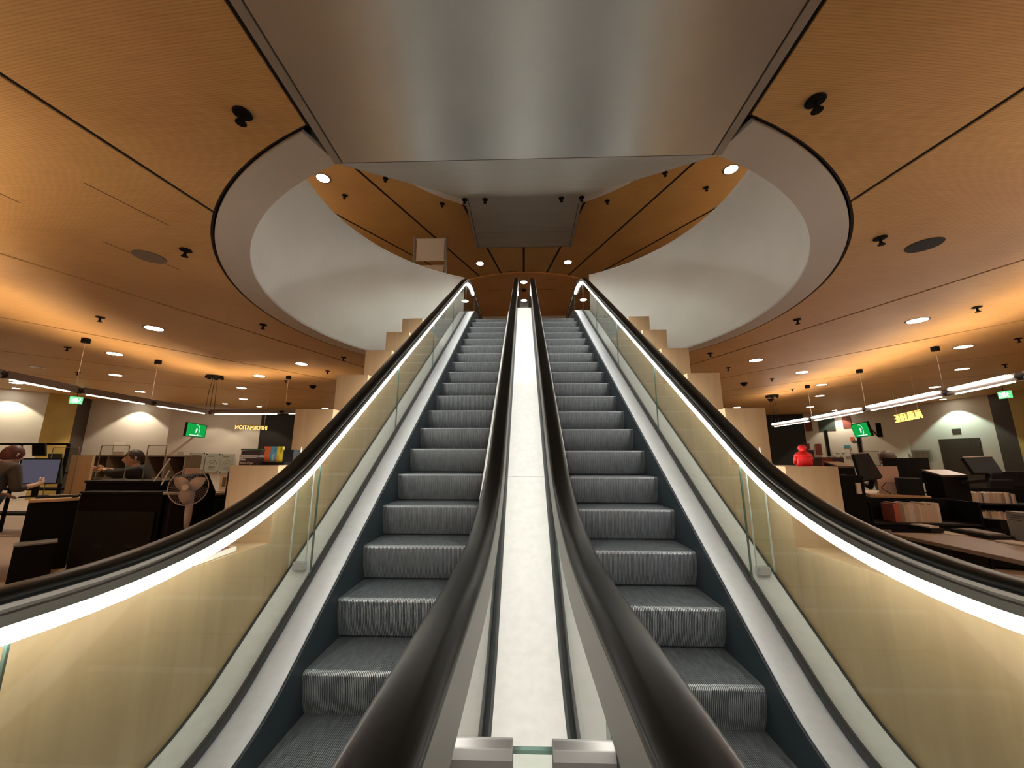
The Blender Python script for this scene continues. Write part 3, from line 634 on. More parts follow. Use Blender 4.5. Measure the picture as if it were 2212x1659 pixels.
# accent spots that make the scallops of light on the hall walls
def scallop(wx, wy, label, power, col):
    o = copy_tree(dl); 
    for c in list(o.children):
        if c.type == 'LIGHT': bpy.data.objects.remove(c)
    o.location = (wx, wy, ZC - .002); o.scale = (.8,) * 3; tag(o, label, 'ceiling light', 'wall washers by the hall walls'); spot(o, power, col, 1.75, .25, r=.02)
for s_, nm in ((-1, 'left'), (1, 'right')):
    for x_, y_, k_ in ((4.9, 3.2, 'near'), (3.6, .8, 'nearest')):
        place_light((s_ * x_, y_, ZU - .002), 'upper ceiling downlight over the void, %s, %s the photographer' % (nm, k_), 'downlights in the upper ceiling', 760, sc=1.35, size=2.3, col=(1, .93, .84))
# ================================================================== HALL FURNITURE
def nrm_away(a, b, c):
    n = (b - a).cross(c - a).normalized()
    if n.dot(a - CAM) < 0: n = -n
    return n
def quad(name, pts, th, m, parent=None, bevel=0.0):
    """flat board through four real points, its thickness behind it"""
    pts = [Vector(p) for p in pts]; n = nrm_away(pts[0], pts[1], pts[2]); bm = NB()
    hexa(bm, pts, [p + n * th for p in pts]); return finish(name, bm, m, parent, bevel=bevel)
def hq(x0, y0, x1, y1, Y): return [ony(x0, y0, Y), ony(x1, y0, Y), ony(x1, y1, Y), ony(x0, y1, Y)]
def ray_wall(x, y, p, q, off=.02):
    """where the line of sight meets the vertical wall plane p-q, a little in front of it"""
    p = Vector((*p, 0)); q = Vector((*q, 0)); n = Vector((-(q - p).y, (q - p).x, 0)).normalized()
    if n.dot(CAM - p) < 0: n = -n
    r = ray(x, y); t = (p + n * off - CAM).dot(n) / r.dot(n); return CAM + r * t
def wall_rect(x0, y0, x1, y1, p, q, off=.02):
    """upright rectangle hanging on a wall, from its upper left and lower right corners"""
    a = ray_wall(x0, y0, p, q, off); c = ray_wall(x1, y1, p, q, off); return [a, Vector((c.x, c.y, a.z)), c, Vector((a.x, a.y, c.z))]
def front(pl, pr, z):
    A = onz(*pl, z); B = onz(*pr, z); d = (B - A); d.z = 0; L = d.length; d.normalize(); n = Vector((-d.y, d.x, 0))
    if n.dot(A - CAM) < 0: n = -n
    return A, B, d, n, L
def block(name, pl, pr, z, depth, z0, m, parent=None, back=0.0, bevel=.003, ext=(0, 0)):
    A, B, d, n, L = front(pl, pr, z); A = A - d * ext[0] + n * back; B = B + d * ext[1] + n * back; bm = NB()
    prism(bm, [A, B, B + n * depth, A + n * depth], z0, z); return finish(name, bm, m, parent, bevel=bevel)
def ground(A, z=0.0): return (A.x, A.y, z)
# ---- left: low service desk
DL, DR = (62, 1080), (171, 1075)
A, B, d, n, L = front(DL, DR, .85)
root = thing('service_desk', 'low desk with pale oak top and black front, woman leaning on its end', 'desk')
block('desk_top', DL, DR, .85, .8, .815, 'desk_oak', root)
bm = NB(); prism(bm, [A + n * .03, B + n * .03, B + n * .77, A + n * .77], 0, .815); finish('desk_body', bm, 'black_matt', root)
desk_n, desk_d, desk_A, desk_B = n.copy(), d.copy(), A.copy(), B.copy()
def on_desk(u, v, z=.85): p = desk_A + desk_d * u + desk_n * v; return Vector((p.x, p.y, z))
rzd = math.atan2(desk_d.y, desk_d.x)
root = thing('keyboard', 'flat black keyboard lying on the oak service desk', 'keyboard', on_desk(.24, .26), rzd)
bm = NB(); box(bm, (-.21, -.07, .001), (.21, .07, .018)); finish('key_tray', bm, 'black_plastic', root, bevel=.004)
bm = NB()
for i in range(14):
    for j in range(4): box(bm, (-.2 + i * .0287, -.062 + j * .031, .018), (-.176 + i * .0287, -.036 + j * .031, .024))
finish('keys', bm, 'black_matt', root)
root = thing('mouse', 'small black computer mouse at the right end of the oak desk', 'mouse', on_desk(L - .04, .10), rzd)
bm = NB(); lathe(bm, [(.001, .001), (.03, .001), (.034, .012), (.026, .026), (.001, .033)], n=20); o = finish('mouse_shell', bm, 'black_plastic', root, smooth=True); o.scale = (1, 1.6, 1)
def monitor(label, loc, rz, wdt, hgt, scr='screen_blue', zc=.33, tilt=0.0):
    root = thing('monitor', label, 'monitor', loc, rz)
    bm = NB(); obox(bm, (0, .03, zc), (wdt, .035, hgt), rx=tilt); sh = finish('screen_housing', bm, 'black_plastic', root, bevel=.006)
    bm = NB(); obox(bm, (0, .03 - .0185 * math.cos(tilt), zc + .0), (wdt - .03, .002, hgt - .035), rx=tilt); finish('screen', bm, scr, sh)
    bm = NB(); box(bm, (-.03, .05, .01), (.03, .075, zc)); finish('stand_neck', bm, 'black_plastic', root)
    bm = NB(); box(bm, (-.12, -.04, .001), (.12, .15, .014)); finish('stand_foot', bm, 'black_plastic', root, bevel=.004)
    return root
monitor('wide monitor with violet grey screen on the oak desk before the woman', on_desk(-.02, .50), rzd, .36, .34)
# clear screens on the counters
def acrylic(label, pts):
    root = thing('acrylic_screen', label, 'screen guard'); pts = [Vector(p) for p in pts]
    bm = NB(); nn = nrm_away(pts[0], pts[1], pts[2]); hexa(bm, pts, [p + nn * .005 for p in pts]); finish('clear_sheet', bm, 'acrylic', root)
    bm = NB(); tube(bm, [pts[3], pts[0] + (pts[3] - pts[0]) * .04, pts[0] + (pts[1] - pts[0]) * .03, pts[1] - (pts[1] - pts[0]) * .03, pts[1] + (pts[2] - pts[1]) * .04, pts[2]], .006, 6); finish('sheet_edge', bm, 'box_grey', root)
def ups(xb0, xb1, yb, ytop, Y):
    a = ony(xb0, yb, Y); b = ony(xb1, yb, Y); zt = ony((xb0 + xb1) / 2, ytop, Y).z
    return [(a.x, a.y, zt), (b.x, b.y, zt), (b.x, b.y, a.z), (a.x, a.y, a.z)]
acrylic('clear acrylic guard beside the monitor on the oak desk', ups(92, 150, 1070, 966, 5.5))
# black counter
YC = 4.75; root = thing('black_counter', 'long black reception counter the man rests his arms on', 'counter')
xl, xr = ony(172, 1062, YC).x, ony(352, 1066, YC).x; zc_ = ony(230, 1062, YC).z; x2, x3 = ony(187, 1041, YC + .2).x, ony(346, 1041, YC + .2).x; zl = ony(262, 1038, YC + .2).z
bm = NB(); box(bm, (xl, YC, zc_ - .025), (xr, YC + .3, zc_)); finish('counter_top', bm, 'dark_panel', root, bevel=.003)
bm = NB(); box(bm, (xl + .01, YC + .015, 0), (xr - .01, YC + .19, zc_ - .025)); finish('counter_front', bm, 'black_matt', root)
bm = NB(); box(bm, (x2, YC + .2, 0), (x3, YC + .50, zl - .03)); finish('ledge_body', bm, 'black_matt', root)
bm = NB(); box(bm, (x2 - .02, YC + .19, zl - .03), (x3, YC + .52, zl)); finish('raised_ledge', bm, 'black_plastic', root, bevel=.004)
bm = NB(); box(bm, (xl + .04, YC - .012, .05), (xr - .05, YC + .01, zc_ * .75)); finish('kick_panel', bm, 'dark_panel', root, bevel=.003)
for k in (.32, .72):
    bm = NB(); box(bm, (xl + k, YC - .016, .30), (xl + k + .12, YC - .012, .335)); finish('grip_slot', bm, 'gap_black', root)
acrylic('clear acrylic guard standing left of the seated man', [(v[0], v[1], max(v[2], zl + .001)) for v in ups(200, 262, 1060, 962, YC + .23)])
acrylic('clear acrylic guard standing right of the seated man', [(v[0], v[1], max(v[2], zl + .001)) for v in ups(303, 344, 1060, 962, YC + .24)])
# sloped console right of the man
root = thing('sloped_console', 'black sloping console at the right end of the reception counter', 'console')
YK = 4.8; a = ony(350, 1043, YK); b = ony(418, 1066, YK); zt = ony(365, 1030, YK).z; a.x = max(a.x, xr + .01, x3 + .01)
bm = NB(); hexa(bm, [(a.x, YK, 0), (b.x, YK, 0), (b.x, YK, b.z), (a.x + .2, YK, zt), (a.x, YK, zt)], [(a.x, YK + .35, 0), (b.x, YK + .35, 0), (b.x, YK + .35, b.z), (a.x + .2, YK + .35, zt + .03), (a.x, YK + .35, zt + .03)]); finish('console_body', bm, 'black_matt', root, bevel=.004)
for i, (p, q) in enumerate((((332, 1040), (368, 990)), ((348, 1048), (366, 1017)))):
    bm = NB(); tube(bm, [ony(*p, YK + .04), ony(*q, YK + .2)], .008, 8); finish('stay_rod', bm, 'paper', root)
root = thing('side_tray', 'brown wooden tray reaching out from the black console behind the fan', 'tray')
zt_ = ony(372, 1064, 4.62).z; q_ = ony(372, 1064, 4.62); p4 = [Vector((q_.x - .19, q_.y + .09, zt_)), Vector((q_.x + .02, q_.y + .10, zt_)), Vector((q_.x + .17, q_.y - .04, zt_)), Vector((q_.x - .02, q_.y - .1, zt_))]
bm = NB(); prism(bm, p4, zt_ - .02, zt_); finish('tray_board', bm, 'desk_edge', root, bevel=.003)
c = (p4[0] + p4[2]) / 2; bm = NB(); cyl(bm, (c.x, c.y, .0), (c.x, c.y, zt_ - .02), .02); finish('tray_post', bm, 'black_plastic', root)
# white desk with picture holder and chair
WA, WB, wd, wn, WLn = front((412, 1063), (472, 1065), .88)
root = thing('side_desk', 'pale wooden side desk with black drawers behind the fan', 'desk')
block('desk_top', (412, 1063), (472, 1065), .88, .6, .85, 'desk_oak', root)
du = block('drawer_unit', (412, 1063), (472, 1065), .85, .55, 0, 'black_plastic', root, back=.02)
bm = NB(); p = WA + wd * .1; prism(bm, [p - wn * .0, p + wd * .5, p + wd * .5 + wn * .02, p + wn * .02], .78, .795); finish('handle', bm, 'chrome', du)
def wp(u, v, z=.88): p = WA + wd * u + wn * v; return Vector((p.x, p.y, z))
root = thing('picture_holder', 'white card with three small pictures standing on the side desk', 'picture holder', wp(WLn - .30, .36), math.atan2(wd.y, wd.x))
bm = NB(); box(bm, (-.17, 0, .002), (.16, .012, .24)); finish('card', bm, 'paper', root)
for k in range(3): bm = NB(); box(bm, (-.12 + k * .09, -.003, .05), (-.045 + k * .09, 0, .19)); finish('picture', bm, ['cubby_brown', 'poster_red', 'black_matt'][k], root)
root = thing('paper_sheet', 'loose white sheets lying on the side desk', 'paper', wp(WLn - .33, .17), math.atan2(wd.y, wd.x)); bm = NB(); box(bm, (-.15, -.08, .001), (.15, .1, .012)); finish('sheets', bm, 'paper', root)
bm = NB(); pts = hq(399, 1011, 432, 1060, 5.9); o = quad('pink_board', pts, .01, 'paper_pink'); tag(o, 'pale pink sheet standing upright behind the fan', 'board')
# office chair
root = thing('office_chair', 'black office chair with tall rounded back right of the side desk', 'chair', (ony(492, 1060, 5.35).x + .16, 5.35, 0), -.1)
bm = NB(); vs = box(bm, (-.08, -.2, .62), (.08, .2, 1.24)); bmesh.ops.bevel(bm, geom=bm.edges[:], offset=.06, segments=4, affect='EDGES'); finish('backrest', bm, 'black_plastic', root, smooth=True)
bm = NB(); box(bm, (-.1, -.24, .44), (.42, .24, .52)); finish('seat', bm, 'black_matt', root, bevel=.03)
bm = NB(); cyl(bm, (.15, 0, .08), (.15, 0, .44), .03); finish('gas_column', bm, 'black_plastic', root)
for k in range(5):
    a = k * 2 * PI / 5; bm = NB(); tube(bm, [(.15, 0, .1), (.15 + .3 * math.cos(a), .3 * math.sin(a), .06)], .02, 8); cyl(bm, (.15 + .3 * math.cos(a), .3 * math.sin(a) - .015, .03), (.15 + .3 * math.cos(a), .3 * math.sin(a) + .015, .03), .03, n=12); finish('castor_leg', bm, 'black_plastic', root)
# pedestal fan
fp = ony(409, 1052, 4.3); root = thing('pedestal_fan', 'grey pedestal fan with round wire guard in front of the black counter', 'fan', (fp.x, fp.y, 0), .25)
hz = fp.z; R0 = .195
bm = NB(); lathe(bm, [(.2, .001), (.2, .02), (.05, .045), (.02, .06)], n=32); finish('base', bm, 'grey_plastic', root, smooth=True)
bm = NB(); cyl(bm, (0, .06, .05), (0, .06, .62), .012); finish('pole', bm, 'chrome', root)
bm = NB(); tube(bm, [(0, .06, .60), (0, .06, .70), (0, .055, .85), (0, .05, hz - .02)], [.022, .034, .036, .03], 14); finish('control_column', bm, 'grey_plastic', root, smooth=True)
bm = NB(); lathe(bm, [(.01, -.02), (.05, -.01), (.055, .05), (.03, .11)], n=20); o = finish('motor_housing', bm, 'grey_plastic', root, smooth=True); o.rotation_euler = (-PI / 2, 0, 0); o.location = (0, .03, hz)
bm = NB()
for k in range(3):
    pr = []
    for i in range(13):
        t = i / 12; a = k * 2 * PI / 3 + .5; r = .03 + .155 * t; w = .085 * math.sin(PI * min(1, t * .8 + .18)) 
        for s in (-1, 1):
            aa = a + s * w / max(r, .05) * .9; pr.append(bm.verts.new((r * math.cos(aa), -.02 + s * .018, hz + r * math.sin(aa))))
    for i in range(12): bm.faces.new((pr[2 * i], pr[2 * i + 1], pr[2 * i + 3], pr[2 * i + 2]))
bl = o = finish('blades', bm, 'grey_plastic', root, smooth=True); so = o.modifiers.new('s', 'SOLIDIFY'); so.thickness = .004
bm = NB()
for sgn, dep in ((-1, -.075), (1, .04)):
    for k in range(48):
        a = 2 * PI * k / 48; tube(bm, [(.03 * math.cos(a), dep, hz + .03 * math.sin(a)), (.15 * math.cos(a), dep * .95, hz + .15 * math.sin(a)), (R0 * math.cos(a), -.018, hz + R0 * math.sin(a))], .0009, 4)
tube(bm, [(R0 * math.cos(2 * PI * k / 40), -.018, hz + R0 * math.sin(2 * PI * k / 40)) for k in range(41)], .005, 6)
finish('wire_guard', bm, 'grey_plastic', root)
bm = NB(); lathe(bm, [(.001, 0), (.035, 0), (.03, .01), (.001, .012)], n=20); o = finish('hub_cap', bm, 'paper', bl); o.rotation_euler = (PI / 2, 0, 0); o.location = (0, -.078, hz)
bm = NB(); p = ony(396, 1067, 4.85) - Vector((fp.x, fp.y, 0)); obox(bm, (-.012, -.01, hz - .09), (.014, .014, .014)); finish('indicator_light', bm, 'led_blue', root)
# open cubby shelf
Yc = 7.6; a = ony(193, 985, Yc); b = ony(400, 989, Yc); zt = 1.41; root = thing('cubby_shelf', 'long low brown shelf of open compartments behind the seated man', 'shelf', (0, 0, 0))
W_ = b.x - a.x; n_ = 5
bm = NB(); box(bm, (a.x, Yc, zt - .025), (b.x, Yc + .4, zt)); finish('top_board', bm, 'cubby_brown', root)
bm = NB(); box(bm, (a.x, Yc + .38, .0), (b.x, Yc + .4, zt - .025)); finish('back_board', bm, 'cubby_dark', root)
for k in range(n_ + 1): x = a.x + W_ * k / n_; bm = NB(); box(bm, (x - .012, Yc, 0), (x + .012, Yc + .38, zt - .025)); finish('divider', bm, 'cubby_brown', root)
for z in (.05, .5, .95): bm = NB(); box(bm, (a.x, Yc + .01, z), (b.x, Yc + .38, z + .02)); finish('shelf_board', bm, 'cubby_brown', root)
# low plywood screen between desk and counter
root = thing('low_partition', 'low brown plywood partition left of the open compartments', 'partition')
a = ony(146, 1025, 6.3); b = ony(193, 1025, 6.3); bm = NB(); box(bm, (a.x, 6.3, 0), (b.x, 6.34, 1.40)); finish('partition_board', bm, 'birch', root)
# black rack at the far left
root = thing('rack', 'black metal rack with files and leaflets behind the woman', 'rack'); Yr = 7.2
a = ony(-60, 960, Yr); b = ony(146, 960, Yr)
for x in (a.x, (a.x + b.x) / 2, b.x): bm = NB(); box(bm, (x - .02, Yr, 0), (x + .02, Yr + .04, 1.62)); finish('post', bm, 'black_matt', root)
for z in (.3, .75, 1.05, 1.60): bm = NB(); box(bm, (a.x, Yr, z), (b.x, Yr + .35 if z < 1.5 else Yr + .03, z + .035)); finish('shelf_bar', bm, 'black_matt', root)
for k, (px, py0, py1, m) in enumerate(((84, 958, 985, 'black_plastic'), (20, 975, 1000, 'black_matt'), (118, 980, 1045, 'poster_teal'))):
    q = hq(px - 15, py0, px + 13, py1, Yr - .045); o = quad(['black_folder', 'black_folder', 'flyer_board'][k], q, .03, m); tag(o, ['dark sign board fixed to the top bar of the black rack', 'black folder on the rack behind the woman\'s head', 'dark blue leaflet panel at the right end of the black rack'][k], 'board')
# dark bin and cable box on the floor
p = onz(58, 1262, 0); root = thing('waste_bin', 'tall dark bin on the floor at the very left', 'bin', (p.x, p.y, 0), .9); bm = NB(); box(bm, (-.15, -.12, .0), (.15, .12, .42)); finish('bin_body', bm, 'black_matt', root, bevel=.01)
bm = NB(); box(bm, (-.155, -.125, .42), (.155, .125, .435)); finish('bin_rim', bm, 'guide_steel', root)
# ------------------------------------------------------------------ signs and screens
def sign(label, s, pl, pr, Y0, Y1, size, mirror=True):
    A = ony(*pl, Y0); B = ony(*pr, Y1); B = Vector((B.x, B.y, A.z)); d = B - A; L = d.length; rz = math.atan2(d.y, d.x); c = (A + B) / 2
    root = thing('hanging_sign', label, 'sign', c, rz)
    o = text_mesh('lettering', s, size, 'sign_yellow', root, .018)
    wdt = max(v.co.x for v in o.data.vertices) - min(v.co.x for v in o.data.vertices); k = L / wdt
    o.scale = (-k, 1, max(1, k * .9))
    bm = NB(); box(bm, (-L / 2, -.012, size * .42), (L / 2, .012, size * .42 + .02)); finish('top_rail', bm, 'yellow_wall', root)
    for u in (-.4, .4): bm = NB(); cyl(bm, (L * u, 0, size * .4), (L * u, 0, ZC - c.z), .006, n=6); finish('suspension_rod', bm, 'paper', root)
sign('glowing yellow INFORMATION lettering hanging by two rods, seen from behind', 'INFORMATION', (508, 923), (577, 924), 11.4, 11.9, .17)
sign('glowing yellow AUSLEIHE lettering hanging by two rods, seen from behind', 'AUSLEIHE', (1934, 906), (1992, 899), 11.6, 10.2, .20)
def tv(label, TL, TR, BL, BR, Y0, wallp):
    a = ony(*TL, Y0); b = onz(*TR, a.z); cc = ony(*BL, Y0 + .14); d_ = b - a; c2 = cc; e = c2 + d_
    root = thing('wall_screen', label, 'screen', (0, 0, 0))
    pts = [a, b, e, c2]; hs_ = quad('screen_housing', pts, .06, 'black_plastic', root, bevel=.004)
    n = -nrm_away(a, b, e); u = d_.normalized(); v = (c2 - a).normalized(); W, H = d_.length, (c2 - a).length
    def P(s, t, o=.003): return a + u * (W * s) + v * (H * t) + n * o
    m = .035
    bm = NB(); hexa(bm, [P(m, m, .001), P(1 - m, m, .001), P(1 - m, 1 - m * 1.2, .001), P(m, 1 - m * 1.2, .001)], [P(m, m), P(1 - m, m), P(1 - m, 1 - m * 1.2), P(m, 1 - m * 1.2)]); finish('picture', bm, 'screen_green', hs_)
    bm = NB()     # walking figure inside an open ring, a caption line under it
    def bar(s0, t0, s1, t1, wd=.012):
        p = Vector((s0, t0)); q = Vector((s1, t1)); dd = (q - p).normalized(); nn = Vector((-dd.y, dd.x)) * wd
        f = [P(*(p + nn), .004), P(*(p - nn), .004), P(*(q - nn), .004), P(*(q + nn), .004)]; g = [P(*(p + nn), .005), P(*(p - nn), .005), P(*(q - nn), .005), P(*(q + nn), .005)]; hexa(bm, f, g)
    asp = H / W
    for k in range(20):
        t0 = -1.9 + k * .21; t1 = t0 + .22; R_ = .15
        if k > 18: break
        bar(.5 + R_ * math.cos(t0), .48 + R_ / asp * 1.0 * math.sin(t0), .5 + R_ * math.cos(t1), .48 + R_ / asp * math.sin(t1), .007)
    bar(.5, .32, .5, .36, .022); bar(.5, .38, .49, .54, .026); bar(.49, .40, .44, .50, .009); bar(.50, .40, .56, .49, .009); bar(.485, .54, .45, .68, .013); bar(.5, .54, .53, .67, .013)
    finish('walking_figure', bm, 'screen_white', hs_)
    bm = NB(); x = .2
    while x < .8:
        w_ = random.uniform(.02, .05); hexa(bm, [P(x, .84, .004), P(x + w_, .84, .004), P(x + w_, .89, .004), P(x, .89, .004)], [P(x, .84, .005), P(x + w_, .84, .005), P(x + w_, .89, .005), P(x, .89, .005)]); x += w_ + .012
    finish('caption', bm, 'screen_white', hs_)
    bm = NB(); c_ = (a + e) / 2; w2 = Vector(wallp); tube(bm, [c_ - n * .06, c_ - n * .25, (w2.x, w2.y, c_.z)], .03, 8); finish('wall_bracket', bm, 'black_matt', root)
wl = ray_wall(432, 925, (-14.0, 14.75), (-11.9, 17.0), .0); wr = ray_wall(1893, 925, (15.75, 16.4), (13.7, 19.3), 0)
tv('green wall screen with walking figure, left of the information lettering', (405, 912), (448, 919), (399, 942), (440, 948), 13.6, (wl.x, wl.y, 0))
tv('green wall screen with walking figure, over the notice boards on the right', (1837, 918), (1872, 911), (1848, 946), (1884, 942), 14.6, (wr.x, wr.y, 0))
bm = NB(); q = ony(1899, 929, 15.9); obox(bm, (q.x, q.y, q.z), (.16, .16, .55), rz=.8); o = finish('wall_speaker', bm, 'black_matt'); tag(o, 'black wall speaker on the bracket beside the right green screen', 'speaker')
def exit_sign(label, x0, y0, x1, y1, Y0, Y1):
    a = ony(x0, y0, Y0); b = ony(x1, y0, Y1); b = Vector((b.x, b.y, a.z)); h = Vector((0, 0, a.z - ony(x0, y1, Y0).z)); root = thing('exit_sign', label, 'exit sign')
    lb = quad('light_box', [a, b, b - h, a - h], .05, 'exit_green', root)
    d = b - a; nn = -nrm_away(a, b, b - h); L = d.length; H = h.z; u = d.normalized()
    def P(s, t, o): return a + u * L * s - Vector((0, 0, H * t)) + nn * o
    for s0, s1, t0, t1 in ((.08, .2, .15, .85), (.25, .32, .25, .9), (.36, .6, .15, .85)):
        bm = NB(); hexa(bm, [P(s0, t0, .002), P(s1, t0, .002), P(s1, t1, .002), P(s0, t1, .002)], [P(s0, t0, .004), P(s1, t0, .004), P(s1, t1, .004), P(s0, t1, .004)]); finish('pictogram', bm, 'exit_white', lb)
    bm = NB(); 
    for s0, t0, s1, t1 in ((.78, .2, .8, .35), (.76, .35, .74, .6), (.74, .6, .64, .8), (.75, .6, .86, .85), (.75, .4, .66, .5), (.78, .4, .88, .45)): tube(bm, [P(s0, t0, .004), P(s1, t1, .004)], .012, 5)
    finish('running_figure', bm, 'exit_white', lb)
    bm = NB(); m_ = (a + b) / 2; cyl(bm, m_, (m_.x, m_.y, ZC), .008, n=6); finish('hanger', bm, 'black_matt', root)
exit_sign('green and white exit sign hanging before the yellow wall on the left', 152, 856, 181, 871, 12.0, 12.25)
exit_sign('green and white exit sign hanging before the yellow wall on the right', 2154, 847, 2182, 862, 11.9, 11.6)
# glass posters on the left wall
W2 = ((-14.0, 14.75), (-11.9, 17.0)); W1 = ((-16.5, 14.0), (-14.0, 14.75))
for k, (x0, y0, x1, y1) in enumerate(((411, 978, 438, 1017), (446, 980, 471, 1020), (479, 981, 502, 1022))):
    pts = wall_rect(x0, y0, x1, y1, *W2, .11); root = thing('glass_poster', 'glass covered floor plan poster, %s of three on the left wall' % ['leftmost', 'middle', 'rightmost'][k], 'poster')
    gp = quad('glass_plate', pts, .02, 'poster_glass', root); a, b, c, d_ = pts; n = -nrm_away(a, b, c) * .004
    P = lambda s, t: a + (b - a) * s + (d_ - a) * t + n
    bm = NB(); hexa(bm, [P(.15, .12), P(.6, .12), P(.6, .17), P(.15, .17)], [p + n * .3 for p in (P(.15, .12), P(.6, .12), P(.6, .17), P(.15, .17))])
    for i in range(12):
        t0, t1 = PI + i * PI / 12, PI + (i + 1) * PI / 12
        for R_ in (.32, .16): tube(bm, [P(.5 + R_ * math.cos(t0), .6 + R_ * .8 * math.sin(t0)), P(.5 + R_ * math.cos(t1), .6 + R_ * .8 * math.sin(t1))], .006, 4)
    for t in (.68, .74, .8): tube(bm, [P(.28, t), P(.72, t)], .006, 4)
    finish('plan_print', bm, 'cubby_brown', gp)
    for s, t in ((.05, .03), (.95, .03), (.05, .97), (.95, .97)): bm = NB(); p = P(s, t); cyl(bm, p + n * 3, p - n * 20, .022, n=8); finish('stud', bm, 'black_matt', gp)
o = quad('wall_notice', wall_rect(248, 955, 268, 976, *W1, .03), .01, 'paper'); tag(o, 'small printed notice on the white wall behind the seated man', 'notice')
o = quad('wall_notice', wall_rect(385, 976, 395, 988, *W2, .03), .01, 'poster_glass'); tag(o, 'tiny grey notice on the wall left of the glass posters', 'notice')
# ------------------------------------------------------------------ things on the stepped enclosures
ZB = 1.31
def onbox(x, y): return onz(x, y, ZB)
X_ = -1.775
root = thing('book_stack', 'stack of two boxed books, the lower one lettered Het Solo-Papa', 'books', (-1.72, 2.36, ZB), .0)
bm = NB(); box(bm, (-.05, .0, .001), (.075, .15, .045)); finish('lower_box', bm, 'box_purple', root)
bm = NB(); box(bm, (-.052, -.002, .047), (.077, .152, .060)); finish('grey_book', bm, 'box_grey', root)
bm = NB(); box(bm, (-.045, .0, .062), (.075, .15, .088)); finish('dark_book', bm, 'box_purple', root)
bm = NB(); box(bm, (-.048, -.002, .090), (.077, .152, .100)); finish('green_book', bm, 'box_green', root)
for s, z in (('Het', .034), ('Solo-Papa', .013)):
    o = text_mesh('lettering', s, .021, 'paper', root, .0006, 'LEFT'); o.location = (-.044, -.001, z)
root = thing('leaflet_holder', 'leaflet stand with orange, blue and yellow panels on the plywood step', 'leaflet stand', (-1.59, 2.37, ZB), 0)
bm = NB(); box(bm, (-.06, .02, .001), (.085, .13, .02)); finish('base', bm, 'black_plastic', root)
for k, (m, x0, x1) in enumerate((('orange', -.062, -.018), ('sky_blue', -.016, .022), ('yellow', .024, .062))):
    bm = NB(); box(bm, (x0, .03, .02), (x1, .045, .115)); finish('colour_panel', bm, m, root)
for s, x, z, mm, sz in (('NEH', .003, .045, 'paper', .022), ('X-Flu', .012, .092, 'ink', .010), ('Digital', .05, .090, 'ink', .013), ('KEH', .034, .045, 'orange', .020)):
    o = text_mesh('lettering', s, sz, mm, root, .0005); o.location = (x, .0288, z); o.rotation_euler = (0, -PI / 2, 0)
bm = NB(); box(bm, (.068, .03, .02), (.13, .10, .095)); finish('clear_pocket', bm, 'dark_panel', root)
root = thing('magazine', 'white edged magazine lying on a lower plywood step behind the glass', 'magazine', (-1.62, 1.95, .872), .1)
bm = NB(); box(bm, (-.11, -.15, 0), (.10, .15, .022)); finish('pages', bm, 'paper', root)
bm = NB(); box(bm, (-.09, -.13, .022), (.085, .13, .024)); finish('cover_print', bm, 'poster_red', root)
# red figurine seen from behind
fx = onx(1703, 1003, 1.66); root = thing('red_figurine', 'small bright red figurine in cap and cape, seen from behind on the plywood step', 'figurine', (fx.x, 2.40, ZB + .001), 0)
bm = NB(); lathe(bm, [(.044, .0), (.046, .02), (.045, .045), (.040, .066), (.02, .072)], n=36)
for v in bm.verts: v.co.y *= .7; a_ = math.atan2(v.co.y, v.co.x); v.co.x *= 1 + .02 * math.cos(a_ * 11); v.co.y *= 1 + .05 * math.cos(a_ * 11)
finish('coat', bm, 'figure_red', root, smooth=True)
for s_ in (-1, 1): bm = NB(); tube(bm, [(s_ * .036, 0, .070), (s_ * .046, .0, .045), (s_ * .047, .01, .012)], [.008, .011, .009], 10); finish('sleeve', bm, 'figure_red', root, smooth=True)
bm = NB(); lathe(bm, [(.049, .056), (.050, .060), (.043, .072), (.028, .083), (.014, .088)], n=28)
for v in bm.verts: v.co.y *= .75
finish('cape', bm, 'figure_red', root, smooth=True)
bm = NB(); lathe(bm, [(.010, .082), (.017, .089), (.020, .099), (.019, .108), (.010, .115)], n=24); finish('head', bm, 'figure_red', root, smooth=True)
bm = NB(); lathe(bm, [(.0215, .099), (.0235, .102), (.0225, .106), (.022, .112), (.015, .122), (.003, .126)], n=24); finish('cap', bm, 'figure_red', root, smooth=True)
